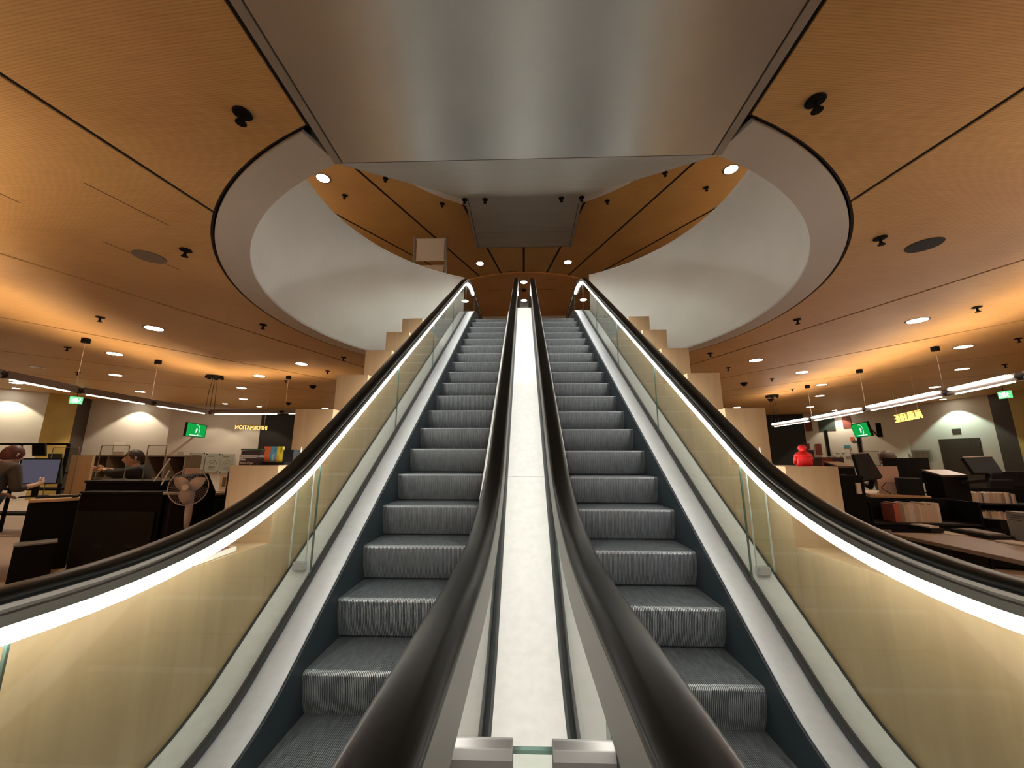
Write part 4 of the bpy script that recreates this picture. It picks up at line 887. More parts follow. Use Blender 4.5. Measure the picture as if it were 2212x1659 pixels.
# ------------------------------------------------------------------ RIGHT HALL
def kiosk(label, pl, pr, z, lid, disp, Yd, zb=0):
    root = thing('self_service_kiosk', label, 'kiosk')
    A, B, d, n, L = front(pl, pr, z); bm = NB(); prism(bm, [A, B, B + n * .2, A + n * .2], 0, z - .02); finish('kiosk_body', bm, 'black_matt', root, bevel=.006)
    bm = NB(); h = .055; hexa(bm, [A + Vector((0, 0, -.02)), B + Vector((0, 0, -.02)), B + n * .2 + Vector((0, 0, h - .02)), A + n * .2 + Vector((0, 0, h - .02))], [A, B, B + n * .2 + Vector((0, 0, h)), A + n * .2 + Vector((0, 0, h))]); finish('sloped_top', bm, 'bronze', root)
    bm = NB(); hexa(bm, [A + n * .0 + Vector((0, 0, -.02)), B + Vector((0, 0, -.02)), B + n * .2 + Vector((0, 0, -.02)), A + n * .2 + Vector((0, 0, -.02))], [A + Vector((0, 0, -.019)), B + Vector((0, 0, -.019)), B + n * .2 + Vector((0, 0, h - .02)), A + n * .2 + Vector((0, 0, h - .02))]); finish('top_wedge', bm, 'black_matt', root)
    pts = [ony(*p, Yd + (0 if i < 2 else -.12)) for i, p in enumerate(disp)]; td = quad('tilted_display', pts, .04, 'black_plastic', root, bevel=.004)
    e0, e1 = pts[0], pts[1]; bm = NB(); tube(bm, [e0, e1], .008, 6); finish('display_edge', bm, 'grey_plastic', td)
    c = (pts[2] + pts[3]) / 2; bm = NB(); k_ = (A + B) / 2 + n * .1; tube(bm, [c, (c.x, c.y + .04, c.z - .08), (k_.x, k_.y, z - .1)], .025, 8); finish('display_arm', bm, 'black_plastic', root)
kiosk('black self-service kiosk with tilted display nearest the plywood box on the right', (1812, 1007), (1846, 1007), 1.27, None, [(1843, 980), (1876, 978), (1908, 1031), (1862, 1040)], 4.3)
kiosk('black self-service kiosk with sloped brown top before the lift door', (2034, 1026), (2090, 1026), 1.18, None, [(2080, 988), (2143, 986), (2168, 1021), (2105, 1022)], 4.6)
root = thing('black_cabinet', 'tall black cabinet right beside the plywood enclosure on the right', 'cabinet')
a = ony(1812, 1012, 3.9); b = ony(1868, 1050, 3.9); bm = NB(); box(bm, (a.x, 3.9, 0), (b.x, 4.25, 1.2)); finish('cabinet_body', bm, 'black_matt', root, bevel=.005)
bm = NB(); q = ony(1857, 1055, 3.88); box(bm, (q.x - .02, 3.885, q.z - .05), (q.x + .02, 3.9, q.z + .05)); finish('card_slot', bm, 'paper', root)
# lending desk
A, B, d, n, L = front((1878, 1067), (2012, 1072), .95); rz_ = math.atan2(d.y, d.x)
root = thing('lending_desk', 'lending desk with pale wooden top in the right hall', 'desk')
block('desk_top', (1878, 1067), (2012, 1072), .95, .75, .91, 'desk_oak', root, bevel=.01)
block('desk_body', (1878, 1067), (2012, 1072), .91, .68, 0, 'black_matt', root, back=.03)
def od(u, v, z=.95): p = A + d * (u * L) + n * v; return Vector((p.x, p.y, z))
root = thing('board', 'upright pinkish board standing on the lending desk', 'board', od(.48, .26), rz_); bm = NB(); box(bm, (-.11, 0, .001), (.09, .02, .32)); finish('panel', bm, 'paper_pink', root)
bm = NB(); box(bm, (-.12, -.05, .0), (.10, .07, .012)); finish('foot', bm, 'paper', root)
root = thing('computer_box', 'small black computer box with a cable on the lending desk', 'computer', od(.76, .05), rz_); bm = NB(); box(bm, (-.11, 0, .001), (.09, .16, .19)); finish('case', bm, 'black_plastic', root, bevel=.004)
bm = NB(); tube(bm, [(-.11, .03, .13), (-.22, .02, .13), (-.27, .0, .07), (-.2, -.02, .01)], .004, 6); finish('cable', bm, 'black_matt', root)
root = thing('monitor', 'large curved black monitor seen from behind on the lending desk', 'monitor', od(.93, .56), rz_)
bm = NB(); 
for i in range(8):
    t0, t1 = -.5 + i / 8, -.5 + (i + 1) / 8; f = lambda t: (t * .42, -.06 * (1 - 4 * t * t))
    (xa, ya), (xb, yb2) = f(t0), f(t1); hexa(bm, [(xa, ya, .12), (xb, yb2, .12), (xb, yb2, .42), (xa, ya, .42)], [(xa, ya + .03, .12), (xb, yb2 + .03, .12), (xb, yb2 + .03, .42), (xa, ya + .03, .42)])
finish('screen_housing', bm, 'black_plastic', root)
bm = NB(); box(bm, (-.04, -.03, .0), (.04, .05, .3)); finish('stand_neck', bm, 'grey_plastic', root)
bm = NB(); box(bm, (-.13, -.09, .001), (.13, .13, .014)); finish('stand_foot', bm, 'black_plastic', root)
acrylic('clear acrylic guard on the lending desk left of the seated person', ups(1878, 1912, 1060, 975, 5.6))
# book rack below
root = thing('book_trolley', 'black open book trolley in front of the lending desk', 'trolley')
A2, B2, d2, n2, L2 = front((1885, 1129), (2122, 1133), .75); bk_rz = math.atan2(d2.y, d2.x)
block('shelf_board', (1885, 1129), (2122, 1133), .75, .30, .73, 'dark_panel', root)
bm = NB(); prism(bm, [A2 + n2 * .28, B2 + n2 * .28, B2 + n2 * .30, A2 + n2 * .30], 0, .96); finish('back_panel', bm, 'black_matt', root)
for u in (0, 1):
    p = A2 + d2 * (L2 * u); bm = NB(); prism(bm, [p, p + d2 * .02, p + d2 * .02 + n2 * .30, p + n2 * .30], 0, .95); finish('side_panel', bm, 'black_matt', root)
bm = NB(); prism(bm, [A2 + d2 * .03, B2 - d2 * .01, B2 + n2 * .27 - d2 * .01, A2 + n2 * .27 + d2 * .03], .05, .72); finish('lower_body', bm, 'black_matt', root)
bm = NB(); box(bm, (-.004, 0, 0), (.004, .17, .24)); bk0 = bm; bm.free()
def book(label, loc, rz, w_, h_, dp, m, group):
    root = thing('book', label, 'book', loc, rz, group)
    bm = NB(); box(bm, (0, 0, .001), (w_, dp, h_)); cv = finish('cover', bm, m, root)
    bm = NB(); box(bm, (.002, .004, h_ - .004), (w_ - .002, dp - .003, h_ + .001)); finish('pages', bm, 'paper', cv)
ORDN = ['leftmost', 'second', 'third', 'fourth', 'fifth', 'sixth', 'seventh', 'eighth', 'ninth', 'tenth', 'eleventh', 'twelfth', 'thirteenth', 'fourteenth', 'fifteenth', 'sixteenth', 'seventeenth', 'eighteenth', 'nineteenth', 'twentieth', 'twenty-first', 'twenty-second', 'twenty-third', 'twenty-fourth']
CN = ['tan', 'brown', 'cream', 'dark brown', 'beige', 'dark blue', 'red']
def row(A, d, n, rz, u0, u1, z, h, label, group, cap=24, wmin=.016, wmax=.034):
    u = u0; i = 0
    while u < u1 and i < cap:
        w_ = random.uniform(wmin, wmax); c = random.choice([0, 1, 2, 2, 3, 4, 4, 5, 6]) if random.random() < .8 else 0; p = A + d * u + n * .05
        book('%s %s book %s' % (ORDN[i], CN[c], label), (p.x, p.y, z), rz, w_ - .001, h * random.uniform(.9, 1.03), .15, 'book%d' % c, group); u += w_; i += 1
row(A2, d2, n2, bk_rz, .25, .25 + .40, .75, .18, 'counted from the left in the black trolley row', 'books in the black trolley', 20)
root = thing('shelf_label', 'white printed label on the left end of the black trolley', 'label', (0, 0, 0))
P_ = lambda u, z: (A2 + d2 * u - n2 * .008) * 1.0 + Vector((0, 0, z - .75)); pts = [P_(-.01, .69), P_(.15, .69), P_(.15, .59), P_(-.01, .59)]; quad('label_card', pts, .004, 'box_grey', root)
for k in range(3): 
    t = .2 + k * .25; a_, b_, c_, d_ = pts; bm = NB(); tube(bm, [a_ + (b_ - a_) * .12 + (d_ - a_) * t + Vector((0, -.004, 0)), a_ + (b_ - a_) * (.85 - .1 * k) + (d_ - a_) * t + Vector((0, -.004, 0))], .003, 5); finish('printed_line', bm, 'ink', root)
# grey worktop in front
root = thing('worktop', 'long greyish worktop running to the right edge, papers on it', 'worktop')
A3, B3, d3, n3, L3 = front((1918, 1150), (2212, 1212), .72)
bm = NB(); prism(bm, [A3, B3 + d3 * 1.2, B3 + d3 * 1.2 + n3 * .8, A3 + n3 * .60], .69, .72); finish('top_board', bm, 'desk_edge', root, bevel=.004)
for u in (.05, .5, 1.0): p = A3 + d3 * (L3 * u) + n3 * .1; bm = NB(); box(bm, (p.x - .03, p.y - .03, 0), (p.x + .03, p.y + .03, .69)); finish('leg', bm, 'black_plastic', root)
rz3 = math.atan2(d3.y, d3.x)
def ow(px, py, z=.72): v = onz(px, py, z); return v
def item(name, label, cat, px, py, size, m, rz=0.0, z=.72, sec=None):
    v = ow(px, py, z); root = thing(name, label, cat, (v.x, v.y, z), rz3 + rz); bm = NB(); sx, sy, sz = size; box(bm, (-sx / 2, -sy / 2, .001), (sx / 2, sy / 2, sz)); finish('body' if sz > .02 else 'sheet', bm, m, root, bevel=.002 if sz > .01 else 0)
    if sec: bm = NB(); box(bm, (-sx * .38, -sy * .38, sz), (sx * .38, sy * .38, sz + .012)); finish(sec[0], bm, sec[1], root)
item('paper_tray', 'black tray of paper slips at the left end of the grey worktop', 'tray', 2000, 1147, (.20, .12, .04), 'black_plastic', .1, sec=('paper_slips', 'paper'))
item('paper_sheet', 'white sheets lying loose in the middle of the grey worktop', 'paper', 2053, 1152, (.22, .13, .003), 'paper', -.2)
item('file_case', 'flat black case lying open on the grey worktop with papers', 'case', 2120, 1158, (.34, .17, .03), 'black_plastic', -.1, sec=('paper_stack', 'box_grey'))
item('card_reader', 'black angular reader device behind the papers on the worktop', 'device', 2145, 1140, (.16, .10, .08), 'black_matt', .3)
item('pale_booklet', 'thick pale booklet on the worktop at the right picture edge', 'booklet', 2205, 1176, (.20, .15, .012), 'paper', .1)
q = ow(2196, 1168); root = thing('leaflet_rack', 'grey standing leaflet box with printed front at the right picture edge', 'leaflet box', (q.x, q.y, .72), rz3)
bm = NB(); box(bm, (-.05, .02, .001), (.12, .12, .22)); finish('card_box', bm, 'box_grey', root)
for k in range(3): bm = NB(); box(bm, (-.03, .017, .19 - k * .018), (.09 - .02 * k, .02, .195 - k * .018)); finish('printed_line', bm, 'ink', root)
# book rows at the right edge
root = thing('book_shelf', 'black two-tier shelf crowded with upright books at the right edge', 'shelf')
A4, B4, d4, n4, L4 = front((2098, 1086), (2290, 1092), .80); rz4 = math.atan2(d4.y, d4.x)
for z in (.52, .80): bm = NB(); prism(bm, [A4, B4, B4 + n4 * .3, A4 + n4 * .3], z - .02, z); finish('shelf_board', bm, 'dark_panel', root)
bm = NB(); prism(bm, [A4 + n4 * .28, B4 + n4 * .28, B4 + n4 * .3, A4 + n4 * .3], 0, .98); finish('back_panel', bm, 'black_matt', root)
bm = NB(); prism(bm, [A4 + d4 * .02, B4, B4 + n4 * .28, A4 + n4 * .28 + d4 * .02], 0.03, .49); finish('lower_body', bm, 'black_matt', root)
row(A4, d4, n4, rz4, .02, .50, .80, .13, 'counted from the left in the upper row at the right edge', 'books in the upper row of the right shelf', 24, .014, .024)
row(A4, d4, n4, rz4, .02, .50, .52, .18, 'counted from the left in the lower row at the right edge', 'books in the lower row of the right shelf', 24, .016, .028)
# dark monitors far right
for (x0, y0, x1, y1), Y_, t in (((2143, 1019, 2260, 1050), 6.0, 'wide black panel rising behind the books at the right edge'), ((2140, 1037, 2190, 1060), 5.8, 'smaller dark display in front of the black panel at the right edge')):
    p_ = hq(x0, y0, x1, y1, Y_); root = thing('display_panel', t, 'display'); quad('screen_housing', p_, .05, 'dark_panel', root)
    c = (p_[2] + p_[3]) / 2; bm = NB(); box(bm, (c.x - .08, c.y, 0), (c.x + .08, c.y + .06, c.z)); finish('stand_post', bm, 'black_matt', root)
# wall things on the right
V1 = ((16.1, 13.7), (15.75, 16.4)); V2 = ((15.75, 16.4), (13.7, 19.3))
def dr():
    a = ray_wall(2027, 949, *V1, .02); c = ray_wall(2116, 952, *V1, .02); z = a.z
    pts = [a, Vector((c.x, c.y, z)), Vector((c.x, c.y, .0)), Vector((a.x, a.y, .0))]
    struct(quad('door_1', pts, .02, 'door_brown'))
dr()
o = quad('wall_notice', wall_rect(2055, 927, 2076, 936, *V1, .02), .015, 'door_brown'); tag(o, 'small dark plate on the wall above the lift door', 'plate')
pts = wall_rect(1967, 972, 2017, 998, *V1, .08); root = thing('glass_poster', 'glass covered opening hours board left of the lift door', 'poster'); quad('glass_plate', pts, .02, 'poster_glass', root)
bm = NB(); a, b, c, d_ = pts
for t in (.15, .3, .42, .54, .66, .78): tube(bm, [a + (b - a) * .08 + (d_ - a) * t + Vector((-.006, -.006, 0)), a + (b - a) * .9 + (d_ - a) * t + Vector((-.006, -.006, 0))], .008, 4)
for s in (.28, .55): tube(bm, [a + (b - a) * s + (d_ - a) * .1 + Vector((-.006, -.006, 0)), a + (b - a) * s + (d_ - a) * .9 + Vector((-.006, -.006, 0))], .005, 4)
finish('timetable_print', bm, 'cubby_brown', root)
PO = [(1738, 912, 1756, 931, 'poster_red', 'dim red poster high on the wall, leftmost', 'poster'), (1766, 905, 1806, 930, 'poster_teal', 'dark teal poster pair high on the right hall wall', 'poster'), (1818, 900, 1840, 924, 'poster_red', 'dim red poster just left of the right green screen', 'poster'),
      (1741, 958, 1750, 970, 'poster_red', 'tiny reddish card left of the tall red poster', 'card'), (1760, 959, 1777, 982, 'poster_red', 'tall red poster with pale figure on the notice wall', 'poster'), (1745, 972, 1760, 991, 'poster_dark', 'small dark photo print below the tiny reddish card', 'print'),
      (1746, 993, 1760, 1004, 'paper', 'white page with black logo low on the notice wall', 'page'), (1766, 994, 1773, 1004, 'poster_dark', 'small dark card beside the white page', 'card'), (1795, 966, 1806, 985, 'paper', 'pale leaflet at the left of the lower notice board', 'leaflet'), (1811, 965, 1820, 985, 'paper', 'narrow pale leaflet in the middle of the lower notice board', 'leaflet'),
      (1822, 962, 1838, 986, 'paper', 'blue headed page on the lower notice board', 'page'), (1840, 958, 1855, 984, 'paper', 'large printed page right on the notice board', 'page'), (1836, 944, 1846, 953, 'orange', 'round coral sticker on the notice board', 'sticker'), (1841, 952, 1854, 957, 'poster_teal', 'grey blue strip on the notice board', 'strip')]
for x0, y0, x1, y1, m, t, cc in PO:
    o = quad('wall_' + cc, wall_rect(x0, y0, x1, y1, *V2, .03), .01, m); tag(o, t, cc)
o = quad('wall_header', wall_rect(1822, 962, 1838, 967, *V2, .05), .01, 'sky_blue'); tag(o, 'blue header strip above the page on the notice board', 'strip')
root = thing('notice_board', 'tall cream notice board panels between dark rails on the right hall wall', 'board'); quad('cream_panel', wall_rect(1787, 929, 1856, 978, *V2, .012), .01, 'paper', root)
for x in (1787, 1856): quad('dark_rail', wall_rect(x - 1, 929, x + 1, 985, *V2, .03), .015, 'black_matt', root)
root = thing('low_cupboard', 'low dark red cupboard under the notice boards', 'cupboard'); a = ony(1773, 989, 13.5); b = ony(1822, 989, 13.5); bm = NB(); box(bm, (a.x, 13.5, 0), (b.x, 14.0, 1.42)); finish('cupboard_body', bm, 'poster_dark', root)
for k in (0, 1): bm = NB(); w_ = (b.x - a.x) / 2; box(bm, (a.x + w_ * k + .01, 13.48, .1), (a.x + w_ * (k + 1) - .01, 13.5, 1.38)); finish('door', bm, 'poster_red' if k == 0 else 'poster_dark', root)
# blank sign frame upstairs behind the parapet
root = thing('sign_frame', 'pale blank sign plates between two silver posts above the drum rim', 'sign')
p0 = ony(892, 600, 9.75); p1 = ony(962, 600, 9.75); zt0 = ony(893, 508, 9.75).z; zt1 = ony(962, 514, 9.75).z; zt = (zt0 + zt1) / 2
for x in (p0.x, p1.x): bm = NB(); cyl(bm, (x, 9.75, FLOOR2), (x, 9.75, zt), .034, n=14); finish('post', bm, 'alu', root, smooth=True)
w_ = p1.x - p0.x; 
for z1, z2 in ((zt - .08, ony(930, 563, 9.75).z), (ony(930, 574, 9.75).z, 5.3)):
    bm = NB(); box(bm, (p0.x + .06, 9.74, z2), (p1.x - .06, 9.76, z1)); finish('sign_plate', bm, 'paper', root)
    for z in (z1, z2): bm = NB(); cyl(bm, (p0.x, 9.75, z), (p1.x, 9.75, z), .016, n=8); finish('cross_rod', bm, 'white_paint', root)
# handrail on top of the parapet gap: glass partition upstairs
root = thing('upper_railing', 'pale low railing wall far behind the top landing', 'railing'); bm = NB(); box(bm, (-7, 17.2, FLOOR2), (7, 17.25, FLOOR2 + 1.0)); finish('panel', bm, 'wall_white', root)

for px, seg, lab, pw, c in ((284, W1, 'small wall washer above the brightly lit white wall on the left', 110, (1, .86, .66)), (482, W2, 'small wall washer left of two near the left glass posters', 48, (1, .84, .62)), (557, W2, 'small wall washer right of two near the hanging information sign', 48, (1, .84, .62)), (2045, V1, 'small greenish wall washer above the dark lift door', 120, (.74, 1, .84)), (20, ((-19.3, 6), (-16.9, 11.4)), 'small wall washer at the far left white wall', 90, (1, .9, .66)), (1805, V2, 'small wall washer above the notice boards on the right', 80, (1, .9, .68))):
    v = ray_wall(px, 900, *seg, 1.0 if seg is W2 else .45); scallop(v.x, v.y, lab, pw, c)
# ================================================================== PEOPLE
def skin_mesh(verts, edges, radii, levels=2):
    me = bpy.data.meshes.new('sk'); me.from_pydata([Vector(v) for v in verts], edges, []); me.update(); o = bpy.data.objects.new('sk', me); COL.objects.link(o)
    md = o.modifiers.new('skin', 'SKIN'); md.use_smooth_shade = True
    for i, sv in enumerate(me.skin_vertices[0].data):
        r = radii[i]; sv.radius = r if isinstance(r, tuple) else (r, r); sv.use_root = (i == 0)
    sb = o.modifiers.new('sub', 'SUBSURF'); sb.levels = levels; sb.render_levels = levels
    dg = bpy.context.evaluated_depsgraph_get(); dg.update(); m2 = bpy.data.meshes.new_from_object(o.evaluated_get(dg)); bpy.data.objects.remove(o); bpy.data.meshes.remove(me); return m2
def chain(V, E, Rr, pts, start=None):
    prev = start
    for p, r in pts:
        V.append(p); Rr.append(r); i = len(V) - 1
        if prev is not None: E.append((prev, i))
        prev = i
    return prev
def hand_pts(w, fwd, side, up, curl=.5):
    """palm and five fingers from the wrist w; fwd, side (towards the thumb), up: unit vectors"""
    w = Vector(w); f = Vector(fwd).normalized(); s = Vector(side).normalized(); u = Vector(up).normalized(); fingers = []
    for k, (off, ln) in enumerate(((.030, .068), (.010, .076), (-.010, .070), (-.028, .056))):
        b = w + f * .085 + s * off; m = b + f * ln * .5 - u * ln * .18 * curl; e = m + f * ln * .42 - u * ln * .42 * curl; fingers.append([b - f * .03, b, m, e])
    tb = w + f * .025 + s * .028; fingers.append([tb - s * .012, tb + f * .022 + s * .018, tb + f * .05 + s * .026 - u * .008, tb + f * .072 + s * .024 - u * .016])
    return [w + f * .045, w + f * .082], fingers
def head_geo(bm, c, fwd, up, mi_skin=0, mi_eye=1, mi_lip=2, S=1.0):
    c = Vector(c); f = Vector(fwd).normalized(); u = Vector(up).normalized(); r = f.cross(u).normalized(); u = r.cross(f).normalized()
    n, m_ = 28, 20; rows = []
    for j in range(m_ + 1):
        ph = PI * j / m_; z = math.cos(ph); rr = math.sin(ph); row = []
        for i in range(n):
            a = 2 * PI * i / n; x = rr * math.sin(a); y = rr * math.cos(a)
            zz = z * .118; wx = .076; fy = .098
            if z < -.1: k = min(1, (-z - .1) / .8); wx *= 1 - .30 * k; fy *= 1 - .12 * k
            px, py = x * wx, y * fy
            if y > .5 and z < -.55: py += .012 * (y - .5)
            if y > .8 and abs(x) < .35 and -.45 < z < .15: py += .020 * (1 - abs(x) / .35) * (1 - abs(z + .22) / .37 if abs(z + .22) < .37 else 0)
            if y > .6 and .02 < z < .25 and .15 < abs(x) < .55: py -= .006
            if y < -.3 and z < -.35: py *= .86
            row.append(bm.verts.new(c + (r * px + f * py + u * zz) * S))
        rows.append(row)
    for A, B in zip(rows, rows[1:]):
        for i in range(n): bm.faces.new((A[i], A[(i + 1) % n], B[(i + 1) % n], B[i])).material_index = mi_skin
    P = lambda x, y, z: c + (r * x + f * y + u * z) * S
    tube(bm, [P(0, .088, .02), P(0, .106, -.012), P(0, .112, -.026), P(0, .094, -.034)], [.007 * S, .010 * S, .012 * S, .008 * S], 8, mi_skin)
    for s in (-1, 1):
        tube(bm, [P(s * .074, -.002, .018), P(s * .084, -.012, .02), P(s * .086, -.014, -.01), P(s * .077, -.004, -.028)], [.008 * S, .011 * S, .010 * S, .006 * S], 8, mi_skin)
        q = P(s * .031, .083, .012); cyl(bm, q, q + f * .007 * S, .009 * S, .006 * S, 10, mi_eye); tube(bm, [P(s * .016, .091, .030), P(s * .045, .080, .031)], .0035 * S, 6, mi_eye)
    tube(bm, [P(-.024, .083, -.058), P(0, .092, -.060), P(.024, .083, -.058)], .0055 * S, 6, mi_lip)
def hair_geo(c, fwd, up, low, S=1.0, back=-.25, puff=1.08):
    bm = NB(); c = Vector(c); f = Vector(fwd).normalized(); u = Vector(up).normalized(); r = f.cross(u).normalized(); u = r.cross(f).normalized(); n, m_ = 32, 18; rows = []
    for j in range(m_ + 1):
        row = []
        for i in range(n):
            a = 2 * PI * i / n; y = math.cos(a); lim = (low[0] if y > .55 else low[1] + (low[2] - low[1]) * (0.55 - y) / 1.55)
            z = 1 - (1 - lim) * j / m_; rr = math.sqrt(max(0, 1 - z * z)); k = puff + random.uniform(-.012, .012)
            row.append(bm.verts.new(c + (r * (rr * math.sin(a) * .079 * k) + f * (rr * y * .101 * k - .003) + u * (z * .122 * k)) * S))
        rows.append(row)
    for A, B in zip(rows, rows[1:]):
        for i in range(n): bm.faces.new((A[i], A[(i + 1) % n], B[(i + 1) % n], B[i]))
    bm.faces.new([v for v in rows[-1]]); return bm
def person(label, loc, rz, J, skin, hair_m, hair_low, clothes, H=1.0, puff=1.08, standing=True):
    """J: joints in metres (x right, y forward, z up)"""
    root = thing('person', label, 'person', loc, rz); V, E, Rr = [], [], []
    V.append(J['hips']); Rr.append((.135, .105)); chest = chain(V, E, Rr, [(J['waist'], (.115, .085)), (J['chest'], (.145, .10)), (J['neck0'], (.065, .06)), (J['neck1'], (.052, .052)), (J['skull'], (.05, .06))], 0)
    ci = 2; fin = []
    for s, k in ((-1, 'l'), (1, 'r')):
        sh, el, wr = J['sh_' + k], J['el_' + k], J['wr_' + k]; i = chain(V, E, Rr, [(sh, .055), (tuple((Vector(sh) + Vector(el)) / 2), .046), (el, .038), (tuple((Vector(el) * .4 + Vector(wr) * .6)), .034), (wr, (.024, .02))], ci)
        fwd = J['hf_' + k]; side = J['hs_' + k]; up = J['hu_' + k]; palm, fs = hand_pts(wr, fwd, side, up, J.get('curl', .6)); i = chain(V, E, Rr, [(tuple(palm[0]), (.036, .016)), (tuple(palm[1]), (.034, .013))], i); fin += fs
    if standing:
        for s, k in ((-1, 'l'), (1, 'r')):
            hp = J['hip_' + k]; kn = J['kn_' + k]; an = J['an_' + k]; i = chain(V, E, Rr, [(hp, .088), (tuple((Vector(hp) + Vector(kn)) / 2), .072), (kn, .052), (tuple(Vector(kn) * .6 + Vector(an) * .4), .050), (an, .032)], 0)
            i = chain(V, E, Rr, [((an[0], an[1] + .06, .035), (.035, .028)), ((an[0], an[1] + .15, .022), (.034, .018))], i)
    m1 = skin_mesh(V, E, Rr); bm = NB(); bm.from_mesh(m1)
    for f in fin:
        mf = skin_mesh([tuple(p) for p in f], [(0, 1), (1, 2), (2, 3)], [.0092, .009, .0085, .0065], 1); bm.from_mesh(mf)
    head_geo(bm, J['head'], J['look'], (0, 0, 1) if 'hup' not in J else J['hup'], S=J.get('hs', 1.0))
    o = finish('body', bm, [skin, 'eye', 'lip'], root, smooth=True)
    finish('hair', hair_geo(J['head'], J['look'], (0, 0, 1), hair_low, J.get('hs', 1.0), puff=puff), hair_m, root, smooth=True)
    for nm, m, parts in clothes:
        V, E, Rr = [], [], []; pts = parts[0]; V.append(pts[0][0]); Rr.append(pts[0][1]); last = chain(V, E, Rr, pts[1:], 0)
        for st, ch in parts[1:]: chain(V, E, Rr, ch, st)
        me = skin_mesh(V, E, Rr); bmc = NB(); bmc.from_mesh(me); finish(nm, bmc, m, root, smooth=True)
    return root
def mid(a, b, t=.5): return tuple(Vector(a) * (1 - t) + Vector(b) * t)
# woman leaning over the oak desk
wl_ = desk_A - desk_d * .40 + desk_n * .02
J = dict(hips=(0, 0, .86), waist=(0, .06, 1.0), chest=(0, .15, 1.17), neck0=(0, .21, 1.285), neck1=(0, .235, 1.325), skull=(0, .25, 1.36), head=(0, .265, 1.385), look=(.15, 1, -.22),
         sh_l=(-.17, .16, 1.23), el_l=(-.22, .22, .98), wr_l=(-.16, .40, .90), hf_l=(.1, 1, -.25), hs_l=(1, 0, 0), hu_l=(0, .2, 1),
         sh_r=(.17, .16, 1.23), el_r=(.22, .17, .98), wr_r=(.19, .42, 1.02), hf_r=(-.2, 1, .45), hs_r=(0, -.3, 1), hu_r=(1, 0, .2),
         hip_l=(-.09, 0, .82), kn_l=(-.10, .06, .46), an_l=(-.11, -.02, .09), hip_r=(.09, 0, .82), kn_r=(.10, .10, .46), an_r=(.11, .04, .09), hs=.95)
fw = (desk_n * .75 + desk_d * .6).normalized(); rzw = math.atan2(fw.y, fw.x) - PI / 2
sw = ('sweater', 'sweater_grey', [[((0, -.0, .80), (.155, .12)), (J['waist'], (.145, .115)), (J['chest'], (.165, .125)), (J['neck0'], (.075, .07))], (2, [(J['sh_l'], .072), (mid(J['sh_l'], J['el_l']), .062), (J['el_l'], .055), (mid(J['el_l'], J['wr_l'], .7), .045)]), (2, [(J['sh_r'], .072), (mid(J['sh_r'], J['el_r']), .062), (J['el_r'], .055), (mid(J['el_r'], J['wr_r'], .45), .048)])])
tr = ('jeans', 'jeans', [[((0, 0, .86), (.145, .12))], (0, [(J['hip_l'], .10), (mid(J['hip_l'], J['kn_l']), .085), (J['kn_l'], .066), (mid(J['kn_l'], J['an_l']), .062), (mid(J['kn_l'], J['an_l'], .9), .055)]), (0, [(J['hip_r'], .10), (mid(J['hip_r'], J['kn_r']), .085), (J['kn_r'], .066), (mid(J['kn_r'], J['an_r']), .062), (mid(J['kn_r'], J['an_r'], .9), .055)])])
person('person with short reddish hair, grey sweater, leaning over the oak desk at left', (wl_.x, wl_.y, 0), rzw, J, 'skin_pale', 'hair_red', (.15, -.25, -.55), [sw, tr], puff=1.13)
# man resting his arms on the counter
mp = ony(290, 1030, 5.72)
J = dict(hips=(0, 0, .62), waist=(0, .03, .80), chest=(0, .06, 1.10), neck0=(0, .10, 1.215), neck1=(0, .115, 1.26), skull=(0, .125, 1.30), head=(0, .14, 1.345), look=(-.25, 1, .02),
         sh_l=(-.215, .04, 1.165), el_l=(-.24, .28, 1.12), wr_l=(-.10, .42, 1.19), hf_l=(.5, .9, -.05), hs_l=(0, .2, 1), hu_l=(-1, .4, 0),
         sh_r=(.215, .04, 1.165), el_r=(.24, .30, 1.12), wr_r=(.03, .43, 1.20), hf_r=(-.5, .9, -.05), hs_r=(0, .2, 1), hu_r=(1, .4, 0),
         hip_l=(-.1, .05, .60), kn_l=(-.14, .42, .56), an_l=(-.14, .40, .10), hip_r=(.1, .05, .60), kn_r=(.14, .42, .56), an_r=(.14, .40, .10), curl=.9, hs=1.1)
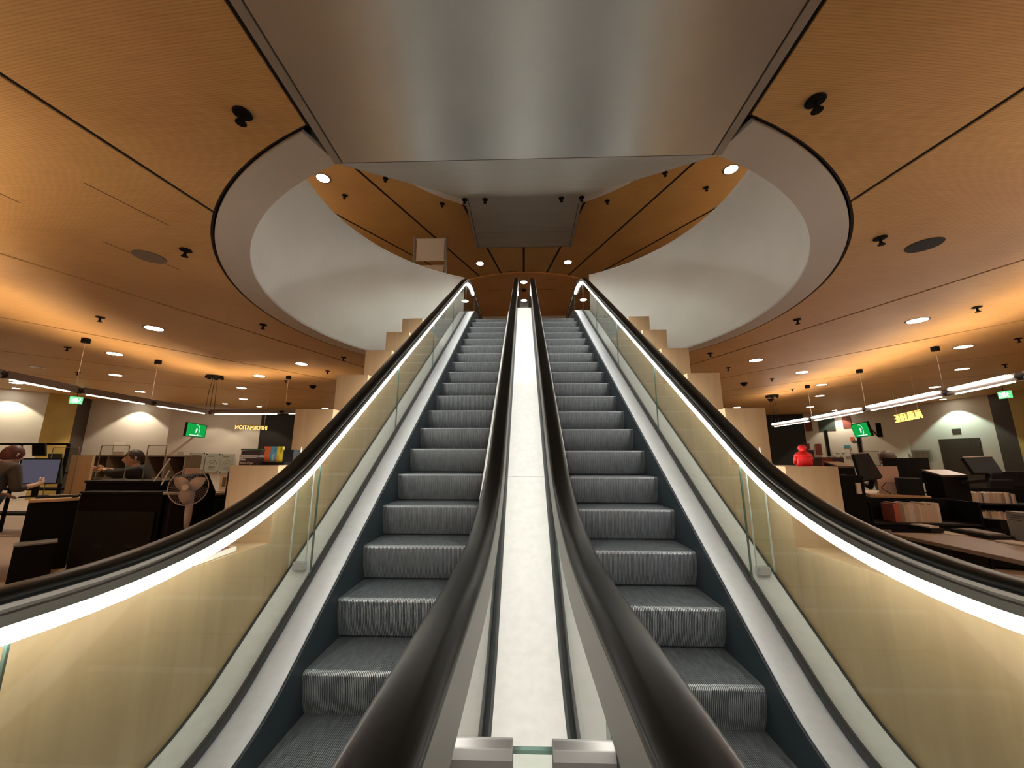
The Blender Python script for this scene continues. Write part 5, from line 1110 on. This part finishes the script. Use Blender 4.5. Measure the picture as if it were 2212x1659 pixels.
sw = ('sweater', 'sweater_black', [[((0, 0, .60), (.18, .15)), (J['waist'], (.185, .155)), (J['chest'], (.215, .155)), (J['neck0'], (.085, .08))], (2, [(J['sh_l'], .092), (mid(J['sh_l'], J['el_l']), .08), (J['el_l'], .068), (mid(J['el_l'], J['wr_l'], .75), .045)]), (2, [(J['sh_r'], .092), (mid(J['sh_r'], J['el_r']), .08), (J['el_r'], .068), (mid(J['el_r'], J['wr_r'], .75), .045)])])
tr = ('trousers', 'sweater_black', [[((0, 0, .62), (.15, .12))], (0, [(J['hip_l'], .10), (mid(J['hip_l'], J['kn_l']), .085), (J['kn_l'], .066), (mid(J['kn_l'], J['an_l'], .9), .055)]), (0, [(J['hip_r'], .10), (mid(J['hip_r'], J['kn_r']), .085), (J['kn_r'], .066), (mid(J['kn_r'], J['an_r'], .9), .055)])])
person('smiling person with short dark hair and black sweater seated behind the black counter', (mp.x + .02, mp.y + .12, 0), 2.15, J, 'skin', 'hair_dark', (.30, .05, -.35), [sw, tr], puff=1.05)
root = thing('stool', 'dark stool under the person seated behind the black counter', 'stool', (mp.x + .02, mp.y + .12, 0)); bm = NB(); lathe(bm, [(.13, .41), (.14, .43), (.13, .45)], n=24); finish('seat', bm, 'black_matt', root)
bm = NB(); cyl(bm, (0, 0, .02), (0, 0, .41), .03); finish('column', bm, 'black_plastic', root); bm = NB(); lathe(bm, [(.2, .0), (.2, .02), (.03, .04)], n=24); finish('foot_plate', bm, 'black_plastic', root)
# person behind the lending desk
pp = ony(1928, 1030, 6.4)
J3 = dict(J); J3['look'] = (.5, 1, -.25); 
sw = ('jacket', 'shirt_green', sw[2])
person('dark haired person in an olive top sitting behind the lending desk', (pp.x, pp.y, 0), 2.3, J3, 'skin_pale', 'hair_brown', (.2, -.3, -.6), [sw, tr], puff=1.13)
root = thing('stool', 'dark stool under the person behind the lending desk', 'stool', (pp.x, pp.y, 0)); bm = NB(); lathe(bm, [(.13, .41), (.14, .43), (.13, .45)], n=24); finish('seat', bm, 'black_matt', root)
bm = NB(); cyl(bm, (0, 0, .02), (0, 0, .41), .03); finish('column', bm, 'black_plastic', root)
